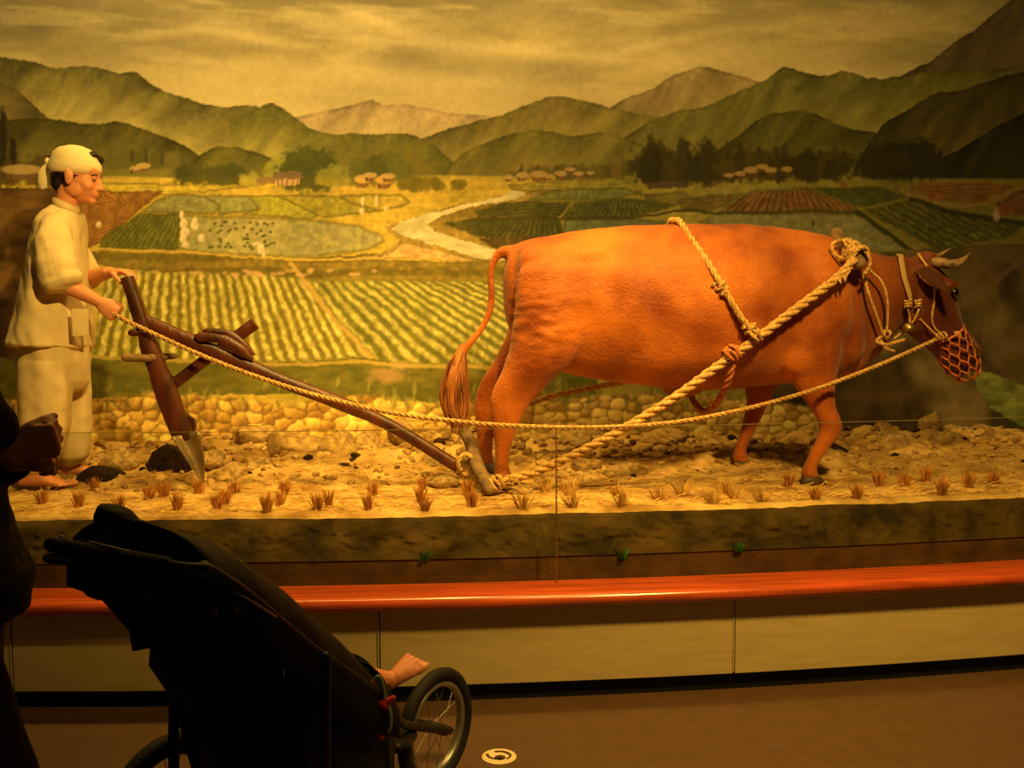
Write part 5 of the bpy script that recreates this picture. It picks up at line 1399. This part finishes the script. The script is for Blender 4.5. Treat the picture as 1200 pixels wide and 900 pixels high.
# ---------------------------------------------------------------- visitor at the left edge
def visitor():
    Y = 2.2
    root = thing('person', (at(-70, 600, Y).x, Y, 0), 'visitor in dark clothes walking past at the left edge, fist held forward', 'person')
    def W(px, py, dy=0.0): return at(px, py, Y) + Vector((0, dy, 0))
    hx = W(-95, 450).x
    def G(x, y, z): return Vector((hx + x, Y + y, z))
    m = M()
    HP = head(m, G(.02, 0, 1.60), (1, .3, -.05), (0, 0, 1), 1.0)
    m.chain([HP(-.02, 0, -.05), G(-.01, 0, 1.44)], [.055, .065], n=14)
    m.loft([(G(-.01, 0, 1.42), (.09, 0, 0), (0, .15, 0)), (G(-.01, 0, 1.36), (.11, 0, 0), (0, .19, 0)), (G(0, 0, 1.15), (.11, 0, 0), (0, .16, 0)), (G(.01, 0, .95), (.13, 0, 0), (0, .17, 0)), (G(.01, 0, .88), (.12, 0, 0), (0, .165, 0))], n=22)
    el = W(-30, 448, -.06); wr = W(18, 522, -.02)
    m.chain([G(0, -.19, 1.37), (G(0, -.2, 1.37) + el) / 2 + Vector((-.01, -.02, 0)), el], [.052, .046, .042], n=12)
    m.chain([el, el.lerp(wr, .5), wr], [.042, .038, .029], n=12)
    hand(m, wr, (.92, .1, .12), (-.1, -.9, -.3), (.0, -.3, 1), [1.25, 1.3, 1.3, 1.35], 1.0, 1.0, .5)
    el2 = G(.02, .24, 1.10); wr2 = wr + Vector((-.03, .10, -.04))
    m.chain([G(0, .19, 1.37), el2, wr2], [.052, .042, .029], n=12)
    hand(m, wr2, (.9, -.2, .1), (.1, .9, .3), (0, .1, 1), [1.0, 1.1, 1.1, 1.2], 1.0, .9, .5)
    m.chain([G(.02, -.10, .90), G(.15, -.10, .52), G(.08, -.10, .09)], [.09, .062, .04], n=14)
    m.chain([G(.0, .10, .90), G(.0, .10, .50), G(-.18, .10, .12)], [.09, .062, .04], n=14)
    remesh(m, 'body', MT['skin'], .0055, 2, root)
    for s in (-1, 1):
        h = M(); h.ball(HP(.082, s * .031, -.004), .009); h.build('eye', MT['dark'], root)
    h = M(); h.ball(HP(-.02, 0, .042), (.105, .084, .09), n=22, m=16); h.ball(HP(-.06, 0, -.03), (.05, .07, .06)); remesh(h, 'hair', MT['blackhair'], .007, 2, root)
    h = M()
    h.loft([(G(-.01, 0, 1.46), (.075, 0, 0), (0, .075, 0)), (G(-.01, 0, 1.41), (.11, 0, 0), (0, .18, 0)), (G(-.01, 0, 1.34), (.13, 0, 0), (0, .215, 0)), (G(0, 0, 1.15), (.135, 0, 0), (0, .185, 0)), (G(.02, 0, 1.02), (.15, 0, 0), (0, .19, 0)), (G(.035, 0, .93), (.17, 0, 0), (0, .20, 0)), (G(.03, 0, .84), (.16, 0, 0), (0, .20, 0))], n=36, dome=.1)
    cf = el.lerp(wr, .72)
    h.chain([G(0, -.18, 1.37), (G(0, -.2, 1.37) + el) / 2 + Vector((-.01, -.02, 0)), el], [.075, .068, .062], n=16); h.chain([el, cf], [.062, .046], n=16)
    h.chain([G(0, .18, 1.37), el2, el2.lerp(wr2, .8)], [.075, .062, .045], n=16)
    o = remesh(h, 'coat', MT['darkcloth'], .008, 2, root); displace(o, lambda c: .008 * noise.noise(c * 11) + .004 * noise.noise(c * 26))
    h = M(); h.loft([(G(.02, 0, .95), (.14, 0, 0), (0, .18, 0)), (G(.02, 0, .84), (.14, 0, 0), (0, .18, 0))], n=24)
    h.chain([G(.03, -.10, .86), G(.15, -.10, .52), G(.10, -.10, .10)], [.115, .095, .075], n=18); h.chain([G(.0, .10, .86), G(.0, .10, .50), G(-.17, .10, .13)], [.11, .09, .075], n=18)
    o = remesh(h, 'trousers', MT['darktrouser'], .009, 2, root); displace(o, lambda c: .008 * noise.noise(Vector((c.x * 12, c.y * 12, c.z * 5))))
    for (x, y, z, tilt) in ((.08, -.10, .045, 0), (-.20, .10, .06, .35)):
        R = Matrix.Rotation(tilt, 3, 'Y'); p = G(x, y, z)
        h = M(); h.loft([(p + R @ Vector((-.08, 0, 0)), R @ Vector((0, 0, .035)), (0, .036, 0), 2.6), (p, R @ Vector((0, 0, .045)), (0, .042, 0), 2.6), (p + R @ Vector((.10, 0, -.012)), R @ Vector((0, 0, .03)), (0, .048, 0), 2.6), (p + R @ Vector((.18, 0, -.02)), R @ Vector((0, 0, .02)), (0, .038, 0), 2.4)], n=20)
        h.build('shoe', MT['tyre'], root)
visitor()
